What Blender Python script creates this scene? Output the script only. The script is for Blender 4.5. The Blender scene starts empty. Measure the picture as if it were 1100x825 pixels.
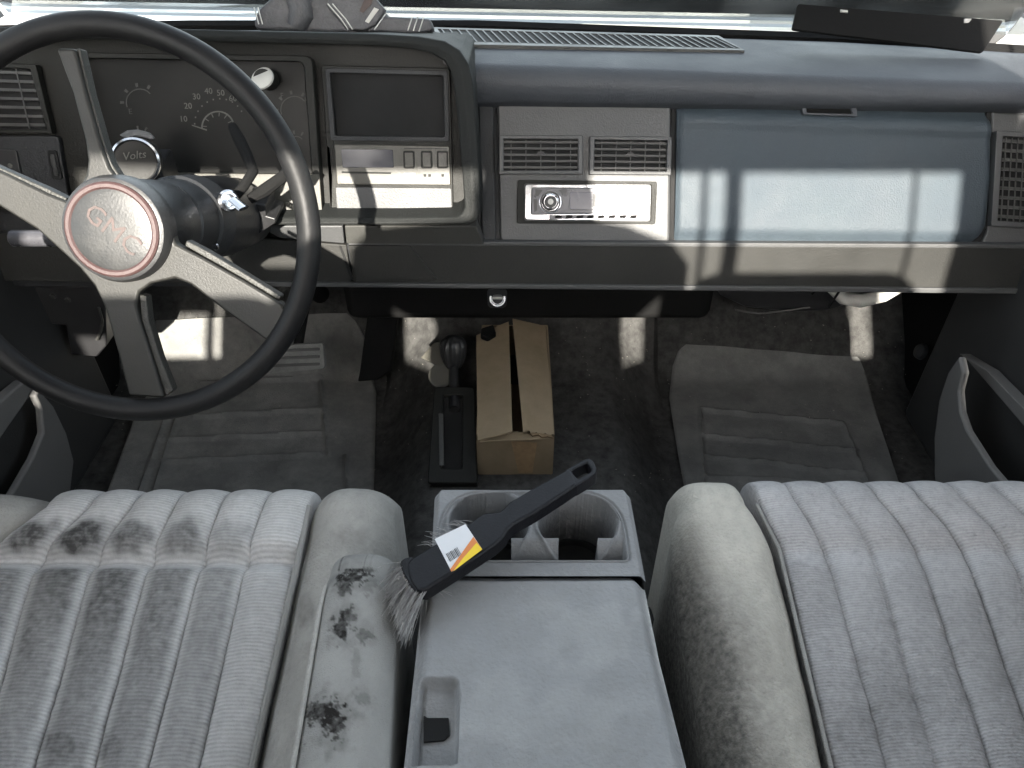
import bpy, bmesh, math, random
from mathutils import Vector, Matrix, noise
random.seed(7)
S = bpy.context.scene
COL = S.collection
V = Vector
# ------------------------------------------------------------------ camera model
H = 1.02; PITCH = math.radians(40); F = 826.0
cp, sp = math.cos(PITCH), math.sin(PITCH)
CAM = V((0, 0, H))
def ray(px, py):
    a = (px-550)/F; b = (412.5-py)/F
    return V((a, cp+b*sp, -sp+b*cp))
class PL:                                   # a plane in the cab: point p, unit normal n (towards the viewer)
    def __init__(s, p, n):
        s.p = V(p); s.n = V(n).normalized()
    def sh(s, d): return PL(s.p+s.n*d, s.n)
    def at(s, px, py):
        r = ray(px, py); t = (s.p-CAM).dot(s.n)/r.dot(s.n)
        return CAM+r*t
def yz(a, b):                               # plane parallel to X through (Y,z) a and b
    n = V((0, -(b[1]-a[1]), (b[0]-a[0])))
    if n.dot(V((0, -1, .5))) < 0: n = -n
    return PL((0, a[0], a[1]), n)
def zpl(z): return PL((0, 0, z), (0, 0, 1))
def ypl(y): return PL((0, y, 0), (0, -1, 0))
def xpl(x): return PL((x, 0, 0), (-1 if x > 0 else 1, 0, 0))
# ------------------------------------------------------------------ materials
def mat(name, col, rough=.6, var=.12, vs=14, bump=.15, bs=300, metal=0, dust=None, dusts=6, dusta=.5, spec=.5, coat=0, extra=None):
    m = bpy.data.materials.new(name); m.use_nodes = True
    nt = m.node_tree; N = nt.nodes; L = nt.links
    b = N['Principled BSDF']
    tc = N.new('ShaderNodeTexCoord')
    n1 = N.new('ShaderNodeTexNoise'); n1.inputs['Scale'].default_value = vs; n1.inputs['Detail'].default_value = 6
    n1.inputs['Roughness'].default_value = .65
    L.new(tc.outputs['Object'], n1.inputs['Vector'])
    r = N.new('ShaderNodeMapRange'); r.inputs[1].default_value = .3; r.inputs[2].default_value = .7
    r.inputs[3].default_value = 1-var; r.inputs[4].default_value = 1+var
    L.new(n1.outputs['Fac'], r.inputs[0])
    mx = N.new('ShaderNodeVectorMath'); mx.operation = 'SCALE'
    mx.inputs[0].default_value = col[:3]
    L.new(r.outputs[0], mx.inputs['Scale'])
    out = mx.outputs[0]
    if dust:
        n2 = N.new('ShaderNodeTexNoise'); n2.inputs['Scale'].default_value = dusts; n2.inputs['Detail'].default_value = 9
        n2.inputs['Roughness'].default_value = .75
        L.new(tc.outputs['Object'], n2.inputs['Vector'])
        r2 = N.new('ShaderNodeMapRange'); r2.inputs[1].default_value = .45; r2.inputs[2].default_value = .75
        r2.inputs[3].default_value = 0; r2.inputs[4].default_value = dusta
        L.new(n2.outputs['Fac'], r2.inputs[0])
        mm = N.new('ShaderNodeMix'); mm.data_type = 'RGBA'
        L.new(r2.outputs[0], mm.inputs[0]); L.new(out, mm.inputs[6]); mm.inputs[7].default_value = (*dust, 1)
        out = mm.outputs[2]
    if extra:                                  # vertex mask of stains and painted shade: 0 none, 1 full
        at = N.new('ShaderNodeAttribute'); at.attribute_name = 'dirt_and_shade'
        mm = N.new('ShaderNodeMix'); mm.data_type = 'RGBA'
        n3 = N.new('ShaderNodeTexNoise'); n3.inputs['Scale'].default_value = 150; n3.inputs['Detail'].default_value = 8
        L.new(tc.outputs['Object'], n3.inputs['Vector'])
        r3 = N.new('ShaderNodeMapRange'); r3.inputs[1].default_value = .3; r3.inputs[2].default_value = .7
        r3.inputs[3].default_value = .7; r3.inputs[4].default_value = 1.15
        L.new(n3.outputs['Fac'], r3.inputs[0])
        mu = N.new('ShaderNodeMath'); mu.operation = 'MULTIPLY'; mu.use_clamp = True
        L.new(at.outputs['Fac'], mu.inputs[0]); L.new(r3.outputs[0], mu.inputs[1])
        L.new(mu.outputs[0], mm.inputs[0]); L.new(out, mm.inputs[6]); mm.inputs[7].default_value = (*extra, 1)
        out = mm.outputs[2]
    L.new(out, b.inputs['Base Color'])
    rr = N.new('ShaderNodeMapRange'); rr.inputs[1].default_value = .3; rr.inputs[2].default_value = .7
    rr.inputs[3].default_value = max(.02, rough-.08); rr.inputs[4].default_value = min(1, rough+.08)
    L.new(n1.outputs['Fac'], rr.inputs[0]); L.new(rr.outputs[0], b.inputs['Roughness'])
    b.inputs['Metallic'].default_value = metal
    b.inputs['Specular IOR Level'].default_value = spec
    b.inputs['Coat Weight'].default_value = coat
    if bump:
        nb = N.new('ShaderNodeTexNoise'); nb.inputs['Scale'].default_value = bs; nb.inputs['Detail'].default_value = 3
        L.new(tc.outputs['Object'], nb.inputs['Vector'])
        bp = N.new('ShaderNodeBump'); bp.inputs['Strength'].default_value = bump; bp.inputs['Distance'].default_value = .002
        L.new(nb.outputs['Fac'], bp.inputs['Height']); L.new(bp.outputs[0], b.inputs['Normal'])
        m['_bump'] = bp.name; m['_nb'] = nb.name
    return m
def ribbed(m, axis, freq, amt):               # fine woven ribs added to a material's bump
    nt = m.node_tree; N = nt.nodes; L = nt.links
    w = N.new('ShaderNodeTexWave'); w.bands_direction = axis; w.inputs['Scale'].default_value = freq
    w.inputs['Distortion'].default_value = 3.5; w.inputs['Detail'].default_value = 3; w.inputs['Detail Scale'].default_value = .35
    w.inputs['Detail Roughness'].default_value = .6
    tc = [n for n in N if n.type == 'TEX_COORD'][0]
    L.new(tc.outputs['Object'], w.inputs['Vector'])
    nb = N[m['_nb']]; bp = N[m['_bump']]
    a = N.new('ShaderNodeMath'); a.operation = 'MULTIPLY_ADD'
    L.new(w.outputs['Fac'], a.inputs[0]); a.inputs[1].default_value = amt
    L.new(nb.outputs['Fac'], a.inputs[2]); L.new(a.outputs[0], bp.inputs['Height'])
    # the ribs also carry a little colour
    b = N['Principled BSDF']; src = b.inputs['Base Color'].links[0].from_socket
    r = N.new('ShaderNodeMapRange'); r.inputs[3].default_value = .90; r.inputs[4].default_value = 1.06
    L.new(w.outputs['Fac'], r.inputs[0])
    sc = N.new('ShaderNodeVectorMath'); sc.operation = 'SCALE'
    L.new(src, sc.inputs[0]); L.new(r.outputs[0], sc.inputs['Scale']); L.new(sc.outputs[0], b.inputs['Base Color'])
M = {}
M['hoodm'] = mat('hood_vinyl', (.014, .015, .0145), .65, .12, 9, .35, 420, dust=(.024, .025, .024), dusts=5, dusta=.35, spec=.15)
M['pad'] = mat('dash_pad_vinyl', (.036, .040, .047), .62, .12, 9, .35, 420, dust=(.06, .064, .07), dusts=5, dusta=.35)
M['dash'] = mat('dash_plastic', (.024, .025, .027), .55, .10, 10, .3, 420, dust=(.045, .045, .042), dusts=7, dusta=.35, spec=.25)
M['stack'] = mat('stack_plastic', (.054, .055, .056), .5, .07, 10, .25, 420, dust=(.072, .072, .068), dusts=7, dusta=.3)
M['trim_shaded'] = mat('lower_trim_shaded', (.045, .045, .042), .5, .1, 10, .25, 420, dust=(.06, .058, .052), dusts=9, dusta=.3, spec=.2)  # darker copy for the panel stretch in shade
M['knee'] = mat('knee_plastic', (.026, .026, .0245), .5, .10, 10, .25, 420, dust=(.042, .04, .036), dusts=9, dusta=.3, spec=.2)
M['glove'] = mat('glove_vinyl', (.031, .043, .054), .65, .10, 10, .35, 480, dust=(.043, .059, .067), dusts=7, dusta=.45)
M['bezel'] = mat('bezel_plastic', (.013, .013, .0115), .5, .10, 10, .2, 420, dust=(.024, .024, .021), dusts=8, dusta=.3, spec=.16)
M['hvac'] = mat('hvac_plastic', (.055, .052, .042), .45, .06, 12, .1, 400)
M['black'] = mat('black_plastic', (.018, .018, .019), .42, .2, 12, .15, 400, dust=(.05, .05, .048), dusts=10, dusta=.3)
M['blackm'] = mat('black_matt', (.008, .008, .008), .9, .2, 12, .1, 300, spec=.12)
M['slot'] = mat('vent_dark', (.006, .006, .006), .9, .1, 12, 0)
M['slat'] = mat('vent_slat_plastic', (.035, .035, .033), .5, .15, 30, .1, 300, dust=(.08, .08, .07), dusts=30, dusta=.4)
M['rim'] = mat('rim_leather', (.007, .007, .0075), .50, .25, 20, .12, 260, dust=(.02, .02, .018), dusts=18, dusta=.3, spec=.22)
M['spoke'] = mat('spoke_paint', (.0185, .0183, .0168), .5, .08, 25, .12, 500, dust=(.028, .026, .02), dusts=28, dusta=.35, spec=.35)
M['spokedark'] = mat('spoke_grip', (.02, .02, .018), .5, .2, 60, .5, 500, dust=(.05, .048, .04), dusts=60, dusta=.5)
M['hubface'] = mat('hub_face', (.016, .0165, .017), .4, .08, 30, .1, 400, dust=(.03, .0285, .023), dusts=16, dusta=.5)
M['pink'] = mat('hub_ring_red', (.042, .020, .019), .5, .15, 40, .1, 300, dust=(.04, .03, .028), dusts=40, dusta=.6)
M['red'] = mat('faded_red', (.035, .019, .016), .5, .4, 90, 0)
M['chrome'] = mat('chrome', (.55, .55, .57), .16, .06, 30, .03, 200, metal=1)
M['silver'] = mat('silver_plastic', (.07, .07, .078), .32, .06, 40, .03, 300, metal=.2)
M['screen'] = mat('pale_lcd', (.045, .045, .065), .25, .08, 30, 0)
M['lcd'] = mat('dark_lcd', (.03, .03, .04), .15, .1, 20, 0)
M['gauge'] = mat('gauge_face', (.008, .008, .0075), .4, .1, 20, .05, 300, dust=(.016, .016, .014), dusts=15, dusta=.4, spec=.14)
M['mark'] = mat('gauge_marking', (.085, .085, .075), .6, .2, 60, 0)
M['markdim'] = mat('gauge_marking_dim', (.035, .035, .031), .6, .2, 60, 0)
M['white'] = mat('white_plastic', (.45, .44, .41), .5, .05, 30, .05, 300)
M['blue'] = mat('blue_marking', (.12, .32, .5), .5, .1, 30, 0)
M['carpet'] = mat('carpet', (.058, .057, .055), .95, .4, 60, 1.0, 900, dust=(.14, .138, .13), dusts=26, dusta=.45, spec=.1)
M['mat'] = mat('rubber_mat', (.16, .16, .153), .9, .18, 18, .5, 500, dust=(.30, .295, .275), dusts=22, dusta=.6, spec=.1)
M['matp'] = mat('passenger_mat', (.15, .15, .144), .92, .18, 18, .5, 500, dust=(.26, .255, .24), dusts=14, dusta=.6, spec=.1)
M['seatL'] = mat('driver_seat_velour', (.60, .59, .58), .9, .10, 16, .7, 900, dust=(.38, .375, .37), dusts=120, dusta=.6, extra=(.085, .083, .08), spec=.12)
ribbed(M['seatL'], 'Y', 84, .6)
M['seatR'] = mat('passenger_seat_velour', (.45, .44, .44), .95, .10, 16, 1.0, 260, dust=(.29, .285, .285), dusts=140, dusta=.75, extra=(.11, .105, .10), spec=.12)
ribbed(M['seatR'], 'Y', 105, .15)
M['bolster'] = mat('bolster_vinyl_cloth', (.36, .35, .325), .9, .10, 12, .8, 350, dust=(.23, .22, .205), dusts=60, dusta=.6, extra=(.06, .055, .05), spec=.15)
M['arm'] = mat('armrest_velour', (.32, .315, .30), .88, .10, 14, .7, 800, dust=(.24, .23, .22), dusts=17, dusta=.5, extra=(.022, .02, .018), spec=.12)
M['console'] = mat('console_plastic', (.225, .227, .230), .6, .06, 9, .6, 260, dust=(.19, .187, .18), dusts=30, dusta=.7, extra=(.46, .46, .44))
M['consoled'] = mat('console_insert', (.20, .205, .21), .5, .08, 12, .25, 420, dust=(.14, .14, .14), dusts=14, dusta=.5)
M['card'] = mat('cardboard', (.25, .195, .13), .85, .12, 12, .4, 60, dust=(.19, .145, .085), dusts=16, dusta=.7, spec=.15)
M['cardin'] = mat('cardboard_inside', (.16, .11, .06), .9, .1, 12, .1, 200)
M['cardedge'] = mat('cardboard_edge', (.30, .2, .11), .9, .2, 60, .1, 200)
M['brush'] = mat('brush_plastic', (.007, .007, .009), .45, .2, 25, .12, 400, dust=(.02, .02, .023), dusts=30, dusta=.3, spec=.25)
M['bristle'] = mat('bristles', (.34, .33, .32), .5, .35, 90, 0)
M['bristled'] = mat('bristle_core', (.16, .155, .15), .8, .4, 90, .3, 600)
M['sticker'] = mat('sticker_white', (.62, .62, .63), .5, .03, 40, 0)
M['yellow'] = mat('sticker_yellow', (.80, .55, .02), .5, .05, 40, 0)
M['orange'] = mat('sticker_orange', (.62, .20, .05), .5, .05, 40, 0)
M['door'] = mat('door_plastic', (.13, .128, .124), .6, .12, 10, .2, 400)
M['doord'] = mat('door_dark', (.03, .03, .03), .7, .2, 10, .2, 400)
M['head'] = mat('headliner', (.42, .42, .42), .95, .06, 12, .3, 400)
M['leather'] = mat('leather_case', (.05, .05, .055), .5, .2, 25, .5, 300, dust=(.13, .13, .13), dusts=20, dusta=.5)
M['stitch'] = mat('stitching', (.5, .5, .48), .7, .1, 30, 0)
M['paint'] = mat('car_paint', (.6, .63, .63), .35, .03, 4, 0, coat=.6)
M['paint2'] = mat('car_paint_teal', (.45, .56, .56), .35, .03, 4, 0, coat=.6)
M['tyre'] = mat('tyre', (.02, .02, .02), .85, .1, 20, .2, 200)
M['ground'] = mat('ground_concrete', (.40, .39, .37), .9, .12, 1.5, .3, 30)
M['glassw'] = None
def glassmat():
    m = bpy.data.materials.new('window_glass'); m.use_nodes = True
    nt = m.node_tree; N = nt.nodes; L = nt.links
    for n in list(N): N.remove(n)
    o = N.new('ShaderNodeOutputMaterial'); t = N.new('ShaderNodeBsdfTransparent'); t.inputs[0].default_value = (.93, .96, .95, 1)
    g = N.new('ShaderNodeBsdfGlossy'); g.inputs['Roughness'].default_value = .03
    d = N.new('ShaderNodeBsdfDiffuse'); d.inputs[0].default_value = (.5, .5, .48, 1)
    fr = N.new('ShaderNodeFresnel'); fr.inputs[0].default_value = 1.3
    ns = N.new('ShaderNodeTexNoise'); ns.inputs['Scale'].default_value = 9; ns.inputs['Detail'].default_value = 8
    rr = N.new('ShaderNodeMapRange'); rr.inputs[1].default_value = .4; rr.inputs[2].default_value = .8; rr.inputs[3].default_value = .02; rr.inputs[4].default_value = .16
    a = N.new('ShaderNodeMixShader'); b = N.new('ShaderNodeMixShader')
    L.new(ns.outputs['Fac'], rr.inputs[0]); L.new(rr.outputs[0], b.inputs[0])
    L.new(fr.outputs[0], a.inputs[0]); L.new(t.outputs[0], a.inputs[1]); L.new(g.outputs[0], a.inputs[2])
    L.new(a.outputs[0], b.inputs[1]); L.new(d.outputs[0], b.inputs[2]); L.new(b.outputs[0], o.inputs[0])
    return m
M['glass'] = glassmat()
M['cup_shade'] = mat('cup_shade_disc', (.05, .05, .05), .7, .2, 20, .3, 300)  # near-black, shade painted at the cup bottoms
# ------------------------------------------------------------------ object helpers
def root_of(o):
    while o.parent: o = o.parent
    return o
def tag(o, label=None, cat=None, group=None, kind=None):
    if label: o['label'] = label
    if cat: o['category'] = cat
    if group: o['group'] = group
    if kind: o['kind'] = kind
    return o
def thing(name, loc, label, cat, group=None):
    o = bpy.data.objects.new(name, None); COL.objects.link(o); o.location = loc
    o.empty_display_size = .05
    return tag(o, label, cat, group)
def finish(name, bm, m, parent=None, bevel=0, seg=2, smooth=True, ang=35, attr=None, recalc=True):
    if recalc: bmesh.ops.recalc_face_normals(bm, faces=bm.faces)
    if parent is not None:
        off = root_of(parent).location
        for v in bm.verts: v.co = v.co-off
    me = bpy.data.meshes.new(name); bm.to_mesh(me); bm.free()
    me.materials.append(m)
    if attr is not None:
        a = me.attributes.new('dirt_and_shade', 'FLOAT', 'POINT')
        a.data.foreach_set('value', attr)
    if smooth:
        me.polygons.foreach_set('use_smooth', [True]*len(me.polygons))
        if not bevel: me.set_sharp_from_angle(angle=math.radians(ang))
    o = bpy.data.objects.new(name, me); COL.objects.link(o)
    if parent is not None: o.parent = parent
    if bevel:
        md = o.modifiers.new('bevel', 'BEVEL'); md.width = bevel; md.segments = seg; md.limit_method = 'ANGLE'
        md.angle_limit = math.radians(30); md.harden_normals = True
    return o
def prism_bm(bm, front, back):
    n = len(front)
    a = [bm.verts.new(p) for p in front]; b = [bm.verts.new(p) for p in back]
    bm.faces.new(a); bm.faces.new(b[::-1])
    for i in range(n):
        j = (i+1) % n
        bm.faces.new((a[i], b[i], b[j], a[j]))
def slab_bm(bm, poly, pl, off, th):            # polygon in photo pixels laid on plane pl, front at off, thickness th behind it
    f = [pl.sh(off).at(*q) for q in poly]
    prism_bm(bm, f, [p-pl.n*th for p in f])
def slab(name, poly, pl, off, th, m, parent=None, bevel=.0015, seg=2):
    bm = bmesh.new(); slab_bm(bm, poly, pl, off, th)
    return finish(name, bm, m, parent, bevel, seg)
def rect(x0, y0, x1, y1, r=0, n=3):
    if not r: return [(x0, y0), (x1, y0), (x1, y1), (x0, y1)]
    o = []
    for cx, cy, a0 in ((x1-r, y0+r, -90), (x1-r, y1-r, 0), (x0+r, y1-r, 90), (x0+r, y0+r, 180)):
        for k in range(n+1):
            a = math.radians(a0+90*k/n); o.append((cx+r*math.cos(a), cy+r*math.sin(a)))
    return o
def rquad(q, r=.12, n=4):                       # quad of 4 pixel corners with rounded corners
    o = []
    for i in range(4):
        p = V(q[i]); a = V(q[i-1]); b = V(q[(i+1) % 4])
        ra = min(r, .45*(a-p).length); rb = min(r, .45*(b-p).length)
        s = p+(a-p).normalized()*ra; e = p+(b-p).normalized()*rb
        for k in range(n+1):
            t = k/n
            o.append(tuple((1-t)**2*s+2*t*(1-t)*p+t*t*e))
    return o
def ring_bm(bm, outer, inner, pl, off, th, d=None):
    d = d or -pl.n
    fo = [pl.sh(off).at(*q) for q in outer]; fi = [pl.sh(off).at(*q) for q in inner]
    n = len(fo)
    A = [bm.verts.new(p) for p in fo]; B = [bm.verts.new(p) for p in fi]
    C_ = [bm.verts.new(p+d*th) for p in fo]; D = [bm.verts.new(p+d*th) for p in fi]
    for i in range(n):
        j = (i+1) % n
        bm.faces.new((A[i], A[j], B[j], B[i])); bm.faces.new((A[j], A[i], C_[i], C_[j]))
        bm.faces.new((B[i], B[j], D[j], D[i])); bm.faces.new((C_[i], D[i], D[j], C_[j]))
def ring(name, outer, inner, pl, off, th, m, parent=None, bevel=.0015, seg=2, d=None):
    bm = bmesh.new(); ring_bm(bm, outer, inner, pl, off, th, d)
    return finish(name, bm, m, parent, bevel, seg)
def box_bm(bm, c, s, rot=None):
    c = V(c); g = []
    for z in (-1, 1):
        for x, y in ((-1, -1), (1, -1), (1, 1), (-1, 1)):
            p = V((x*s[0]/2, y*s[1]/2, z*s[2]/2))
            if rot is not None: p = rot @ p
            g.append(bm.verts.new(c+p))
    for f in ((0, 3, 2, 1), (4, 5, 6, 7), (0, 1, 5, 4), (1, 2, 6, 5), (2, 3, 7, 6), (3, 0, 4, 7)):
        bm.faces.new([g[i] for i in f])
def frame_of(d):
    d = d.normalized(); u = d.cross(V((0, 0, 1)))
    if u.length < .01: u = V((1, 0, 0))
    u.normalize(); return u, d.cross(u).normalized()
def tube_bm(bm, pts, rad, n=12, cap=True, closed=False, squash=None):
    pts = [V(p) for p in pts]; R = rad if isinstance(rad, (list, tuple)) else [rad]*len(pts)
    rings = []; u = None
    for i, p in enumerate(pts):
        if closed: d = pts[(i+1) % len(pts)]-pts[i-1]
        else: d = pts[min(i+1, len(pts)-1)]-pts[max(i-1, 0)]
        d.normalize()
        if u is None: u, w = frame_of(d)
        else:
            u = (u-d*u.dot(d)).normalized(); w = d.cross(u)
        sq = squash or (1, 1)
        rings.append([bm.verts.new(p+(u*math.cos(2*math.pi*k/n)*sq[0]+w*math.sin(2*math.pi*k/n)*sq[1])*R[i]) for k in range(n)])
    m_ = len(rings)
    for i in range(m_ if closed else m_-1):
        a, b = rings[i], rings[(i+1) % m_]
        if closed and i == m_-1:
            k0 = min(range(n), key=lambda k: (b[k].co-a[0].co).length)
            b = b[k0:]+b[:k0]
        for k in range(n):
            bm.faces.new((a[k], a[(k+1) % n], b[(k+1) % n], b[k]))
    if cap and not closed:
        bm.faces.new(rings[0][::-1]); bm.faces.new(rings[-1])
def tube(name, pts, rad, m, parent=None, n=12, closed=False, squash=None):
    bm = bmesh.new(); tube_bm(bm, pts, rad, n, True, closed, squash)
    return finish(name, bm, m, parent)
def lathe_bm(bm, c, axis, prof, n=32):          # prof: list of (distance along axis, radius)
    c = V(c); a = V(axis).normalized(); u, w = frame_of(a)
    rs = []
    for d, r in prof:
        rs.append([bm.verts.new(c+a*d+(u*math.cos(2*math.pi*k/n)+w*math.sin(2*math.pi*k/n))*max(r, 1e-5)) for k in range(n)])
    for A, B in zip(rs, rs[1:]):
        for k in range(n): bm.faces.new((A[k], A[(k+1) % n], B[(k+1) % n], B[k]))
    bm.faces.new(rs[0][::-1]); bm.faces.new(rs[-1])
def lathe(name, c, axis, prof, m, parent=None, n=32):
    bm = bmesh.new(); lathe_bm(bm, c, axis, prof, n)
    return finish(name, bm, m, parent)
def text(name, s, pos, up, normal, size, m, parent, extr=.0004, shear=0):
    cu = bpy.data.curves.new('t', 'FONT'); cu.body = s; cu.size = size; cu.extrude = extr; cu.align_x = 'CENTER'; cu.align_y = 'CENTER'
    cu.resolution_u = 2; cu.shear = shear
    o = bpy.data.objects.new('t', cu); COL.objects.link(o)
    z = V(normal).normalized(); y = (V(up)-z*V(up).dot(z)).normalized(); x = y.cross(z)
    mw = Matrix((x, y, z)).transposed().to_4x4(); mw.translation = V(pos)
    dg = bpy.context.evaluated_depsgraph_get(); dg.update()
    me = bpy.data.meshes.new_from_object(o.evaluated_get(dg))
    bpy.data.objects.remove(o)
    me.transform(mw)
    bm = bmesh.new(); bm.from_mesh(me); bpy.data.meshes.remove(me)
    return finish(name, bm, m, parent, smooth=False)
def text_bm(bm, *a):
    o = text('t', a[0], a[1], a[2], a[3], a[4], M['mark'], None)
    bm.from_mesh(o.data); bpy.data.objects.remove(o)
def lerp(a, b, t): return a+(b-a)*t
def interp(xs, ys, x):
    if x <= xs[0]: i = 0
    elif x >= xs[-1]: i = len(xs)-2
    else:
        i = max(k for k in range(len(xs)-1) if xs[k] <= x)
    return lerp(ys[i], ys[i+1], (x-xs[i])/(xs[i+1]-xs[i]))
def sm(a, b, x):
    t = max(0, min(1, (x-a)/(b-a))); return t*t*(3-2*t)
def blob(px, py, cx, cy, rx, ry, nz=.35, s=.05):
    d = math.hypot((px-cx)/rx, (py-cy)/ry)
    d += nz*noise.noise(V((px*s, py*s, cx*.1)))+.5*nz*noise.noise(V((px*s*3, py*s*3, 3)))
    return 1-sm(.55, 1.15, d)

# ------------------------------------------------------------------ main planes
GL = yz((1.12, .62), (1.02, .438))             # face of centre stack and glove box
CL = yz((1.08, .703), (1.0, .49))              # instrument panel face
KN = yz((1.012, .443), (1.0, .38))             # knee panel
# ================================================================== SETTING
# floor: one carpet sheet with the transmission hump and the toe board
bm = bmesh.new(); NX, NY = 120, 110; g = []
def floor_z(x, y):
    return min(.40, floor_z0(x, y))
def floor_z0(x, y):
    hump = .10*(1-sm(.15, .27, abs(x-.02)))
    toe = 0 if y < 1.2 else (y-1.2)*.95*sm(1.2, 1.26, y)
    return max(hump+.35*max(0, y-1.1), 0)*1.0+toe if abs(x-.02) < .27 else toe
for j in range(NY+1):
    for i in range(NX+1):
        x = lerp(-.86, .86, i/NX); y = lerp(-.55, 1.62, j/NY)
        z = floor_z(x, y)+.0025*noise.noise(V((x*14, y*14, 0)))+.0012*noise.noise(V((x*50, y*50, 0)))
        g.append(bm.verts.new((x, y, z)))
for j in range(NY):
    for i in range(NX):
        a = j*(NX+1)+i; bm.faces.new((g[a], g[a+1], g[a+NX+2], g[a+NX+1]))
tag(finish('floor', bm, M['carpet']), 'dark grey worn carpet on the cab floor', kind='structure')
# ground outside
bm = bmesh.new(); box_bm(bm, (0, 0, -.62), (400, 400, .05)); tag(finish('ground', bm, M['ground'], smooth=False), 'pale concrete ground outside', kind='structure')
# ================================================================== CAB SHELL
shell = thing('cab_shell', (0, 0, 0), 'grey headliner roof, rear wall and pillars enclosing the cab', 'cab shell')
bm = bmesh.new()
prism_bm(bm, [V((-.74, -.5, 1.372)), V((.74, -.5, 1.372)), V((.70, .74, 1.30)), V((-.70, .74, 1.30))],
             [V((-.74, -.5, 1.40)), V((.74, -.5, 1.40)), V((.70, .74, 1.33)), V((-.70, .74, 1.33))])
finish('roof', bm, M['head'], shell)
def wall_pieces(bm, y, th, rects):
    for x0, z0, x1, z1 in rects: box_bm(bm, ((x0+x1)/2, y, (z0+z1)/2), (x1-x0, th, z1-z0))
bm = bmesh.new()  # rear wall: openings and panels shaped to place the sun patches
wall_pieces(bm, -.5, .03, [(-.88, 0, .88, .93), (-.88, .93, -.735, 1.39), (-.63, .93, -.61, 1.39), (.655, .93, .70, 1.39), (.60, .93, .655, 1.07), (.84, .93, .88, 1.39),
            (-.61, 1.336, .655, 1.39), (-.86, 1.04, -.63, 1.39), (.70, 1.08, .84, 1.39)])
finish('rear_wall', bm, M['head'], shell)
for x, w in ((.282, .010), (.325, .026), (.590, .008)):
    bm = bmesh.new(); box_bm(bm, (x, -.49, 1.14), (w, .012, .42)); finish('window_bar', bm, M['black'], shell)
for s in (-1, 1):
    bm = bmesh.new()
    prism_bm(bm, [V((s*.70, .74, 1.29)), V((s*.70, .80, 1.29)), V((s*.86, 1.40, .66)), V((s*.86, 1.32, .66))],
                 [V((s*.73, .74, 1.29)), V((s*.73, .80, 1.29)), V((s*.89, 1.40, .66)), V((s*.89, 1.32, .66))])
    finish('pillar', bm, M['door'], shell)
    bm = bmesh.new(); box_bm(bm, (s*.86, .5, -.05), (.10, 2.3, .14)); box_bm(bm, (s*.84, 1.25, .3), (.06, .3, .6))
    finish('kick_panel', bm, M['blackm'], shell, bevel=.01)
    bm = bmesh.new(); box_bm(bm, (s*.80, -.38, .8), (.12, .22, 1.0)); finish('rear_pillar', bm, M['head'], shell)
bm = bmesh.new(); box_bm(bm, (0, 1.60, .23), (1.8, .05, .62)); finish('firewall', bm, M['blackm'], shell)
# windshield glass
ws = bmesh.new()
prism_bm(ws, [V((-.85, 1.40, .66)), V((.85, 1.40, .63)), V((.70, .77, 1.29)), V((-.70, .77, 1.29))],
             [V((-.85, 1.404, .664)), V((.85, 1.404, .634)), V((.70, .774, 1.294)), V((-.70, .774, 1.294))])
tag(finish('windshield', ws, M['glass'], smooth=False), 'slightly dusty windshield glass rising from the far edge of the dashboard', 'windshield')

# ================================================================== SEATS
def pad_mesh(name, fmap, pl, hf, df, m, parent, nu=60, nv=80, R=.05, drop=.22, skl=True, skr=True, sub=0):
    bm = bmesh.new(); att = []; G = []
    YH = V((0, 1, 0)); ZH = V((0, 0, 1))
    rows = []
    base0 = []
    for i in range(nu+1):
        u = i/nu; px, py = fmap(u, 0); base0.append((pl.at(px, py)+pl.n*hf(u, 0), px, py, u))
    NR = 8
    row = []
    for P, px, py, u in base0:
        row.append((P+YH*R-ZH*drop, df(u, 0, px, py)))
    rows.append(row)
    for k in range(NR, 0, -1):
        th = math.pi/2*k/NR; row = []
        for P, px, py, u in base0:
            row.append((P+YH*R*math.sin(th)-ZH*R*(1-math.cos(th)), df(u, 0, px, py)))
        rows.append(row)
    for j in range(nv+1):
        v = j/nv; row = []
        for i in range(nu+1):
            u = i/nu; px, py = fmap(u, v)
            row.append((pl.at(px, py)+pl.n*hf(u, v), df(u, v, px, py)))
        rows.append(row)
    if skl:
        for r in rows: r.insert(0, (r[0][0]-ZH*drop, r[0][1]))
    if skr:
        for r in rows: r.append((r[-1][0]-ZH*drop, r[-1][1]))
    W = len(rows[0]); vs = []
    for r in rows:
        for p, a in r: vs.append(bm.verts.new(p)); att.append(a)
    for j in range(len(rows)-1):
        for i in range(W-1):
            a = j*W+i; bm.faces.new((vs[a], vs[a+1], vs[a+W+1], vs[a+W]))
    return finish(name, bm, m, parent, attr=att, ang=75)
SP = yz((.575, .355), (.10, .305))              # seat cushion plane
def lines_map(crest_x, mid_x, low_x, yc, ymid, ylow, vend):
    n = len(crest_x)-1
    def f(u, v):
        k = u*n
        y = lerp(yc, vend, v)
        i = min(int(k), n-1); t = k-i
        a, b, c = (lerp(L_[i], L_[i+1], t) for L_ in (crest_x, mid_x, low_x))
        if y < ymid:
            s = (y-yc)/(ymid-yc); x = lerp(a, b, s)
        else: x = lerp(b, c, (y-ymid)/(ylow-ymid))
        return x, y
    return f, n
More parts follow.
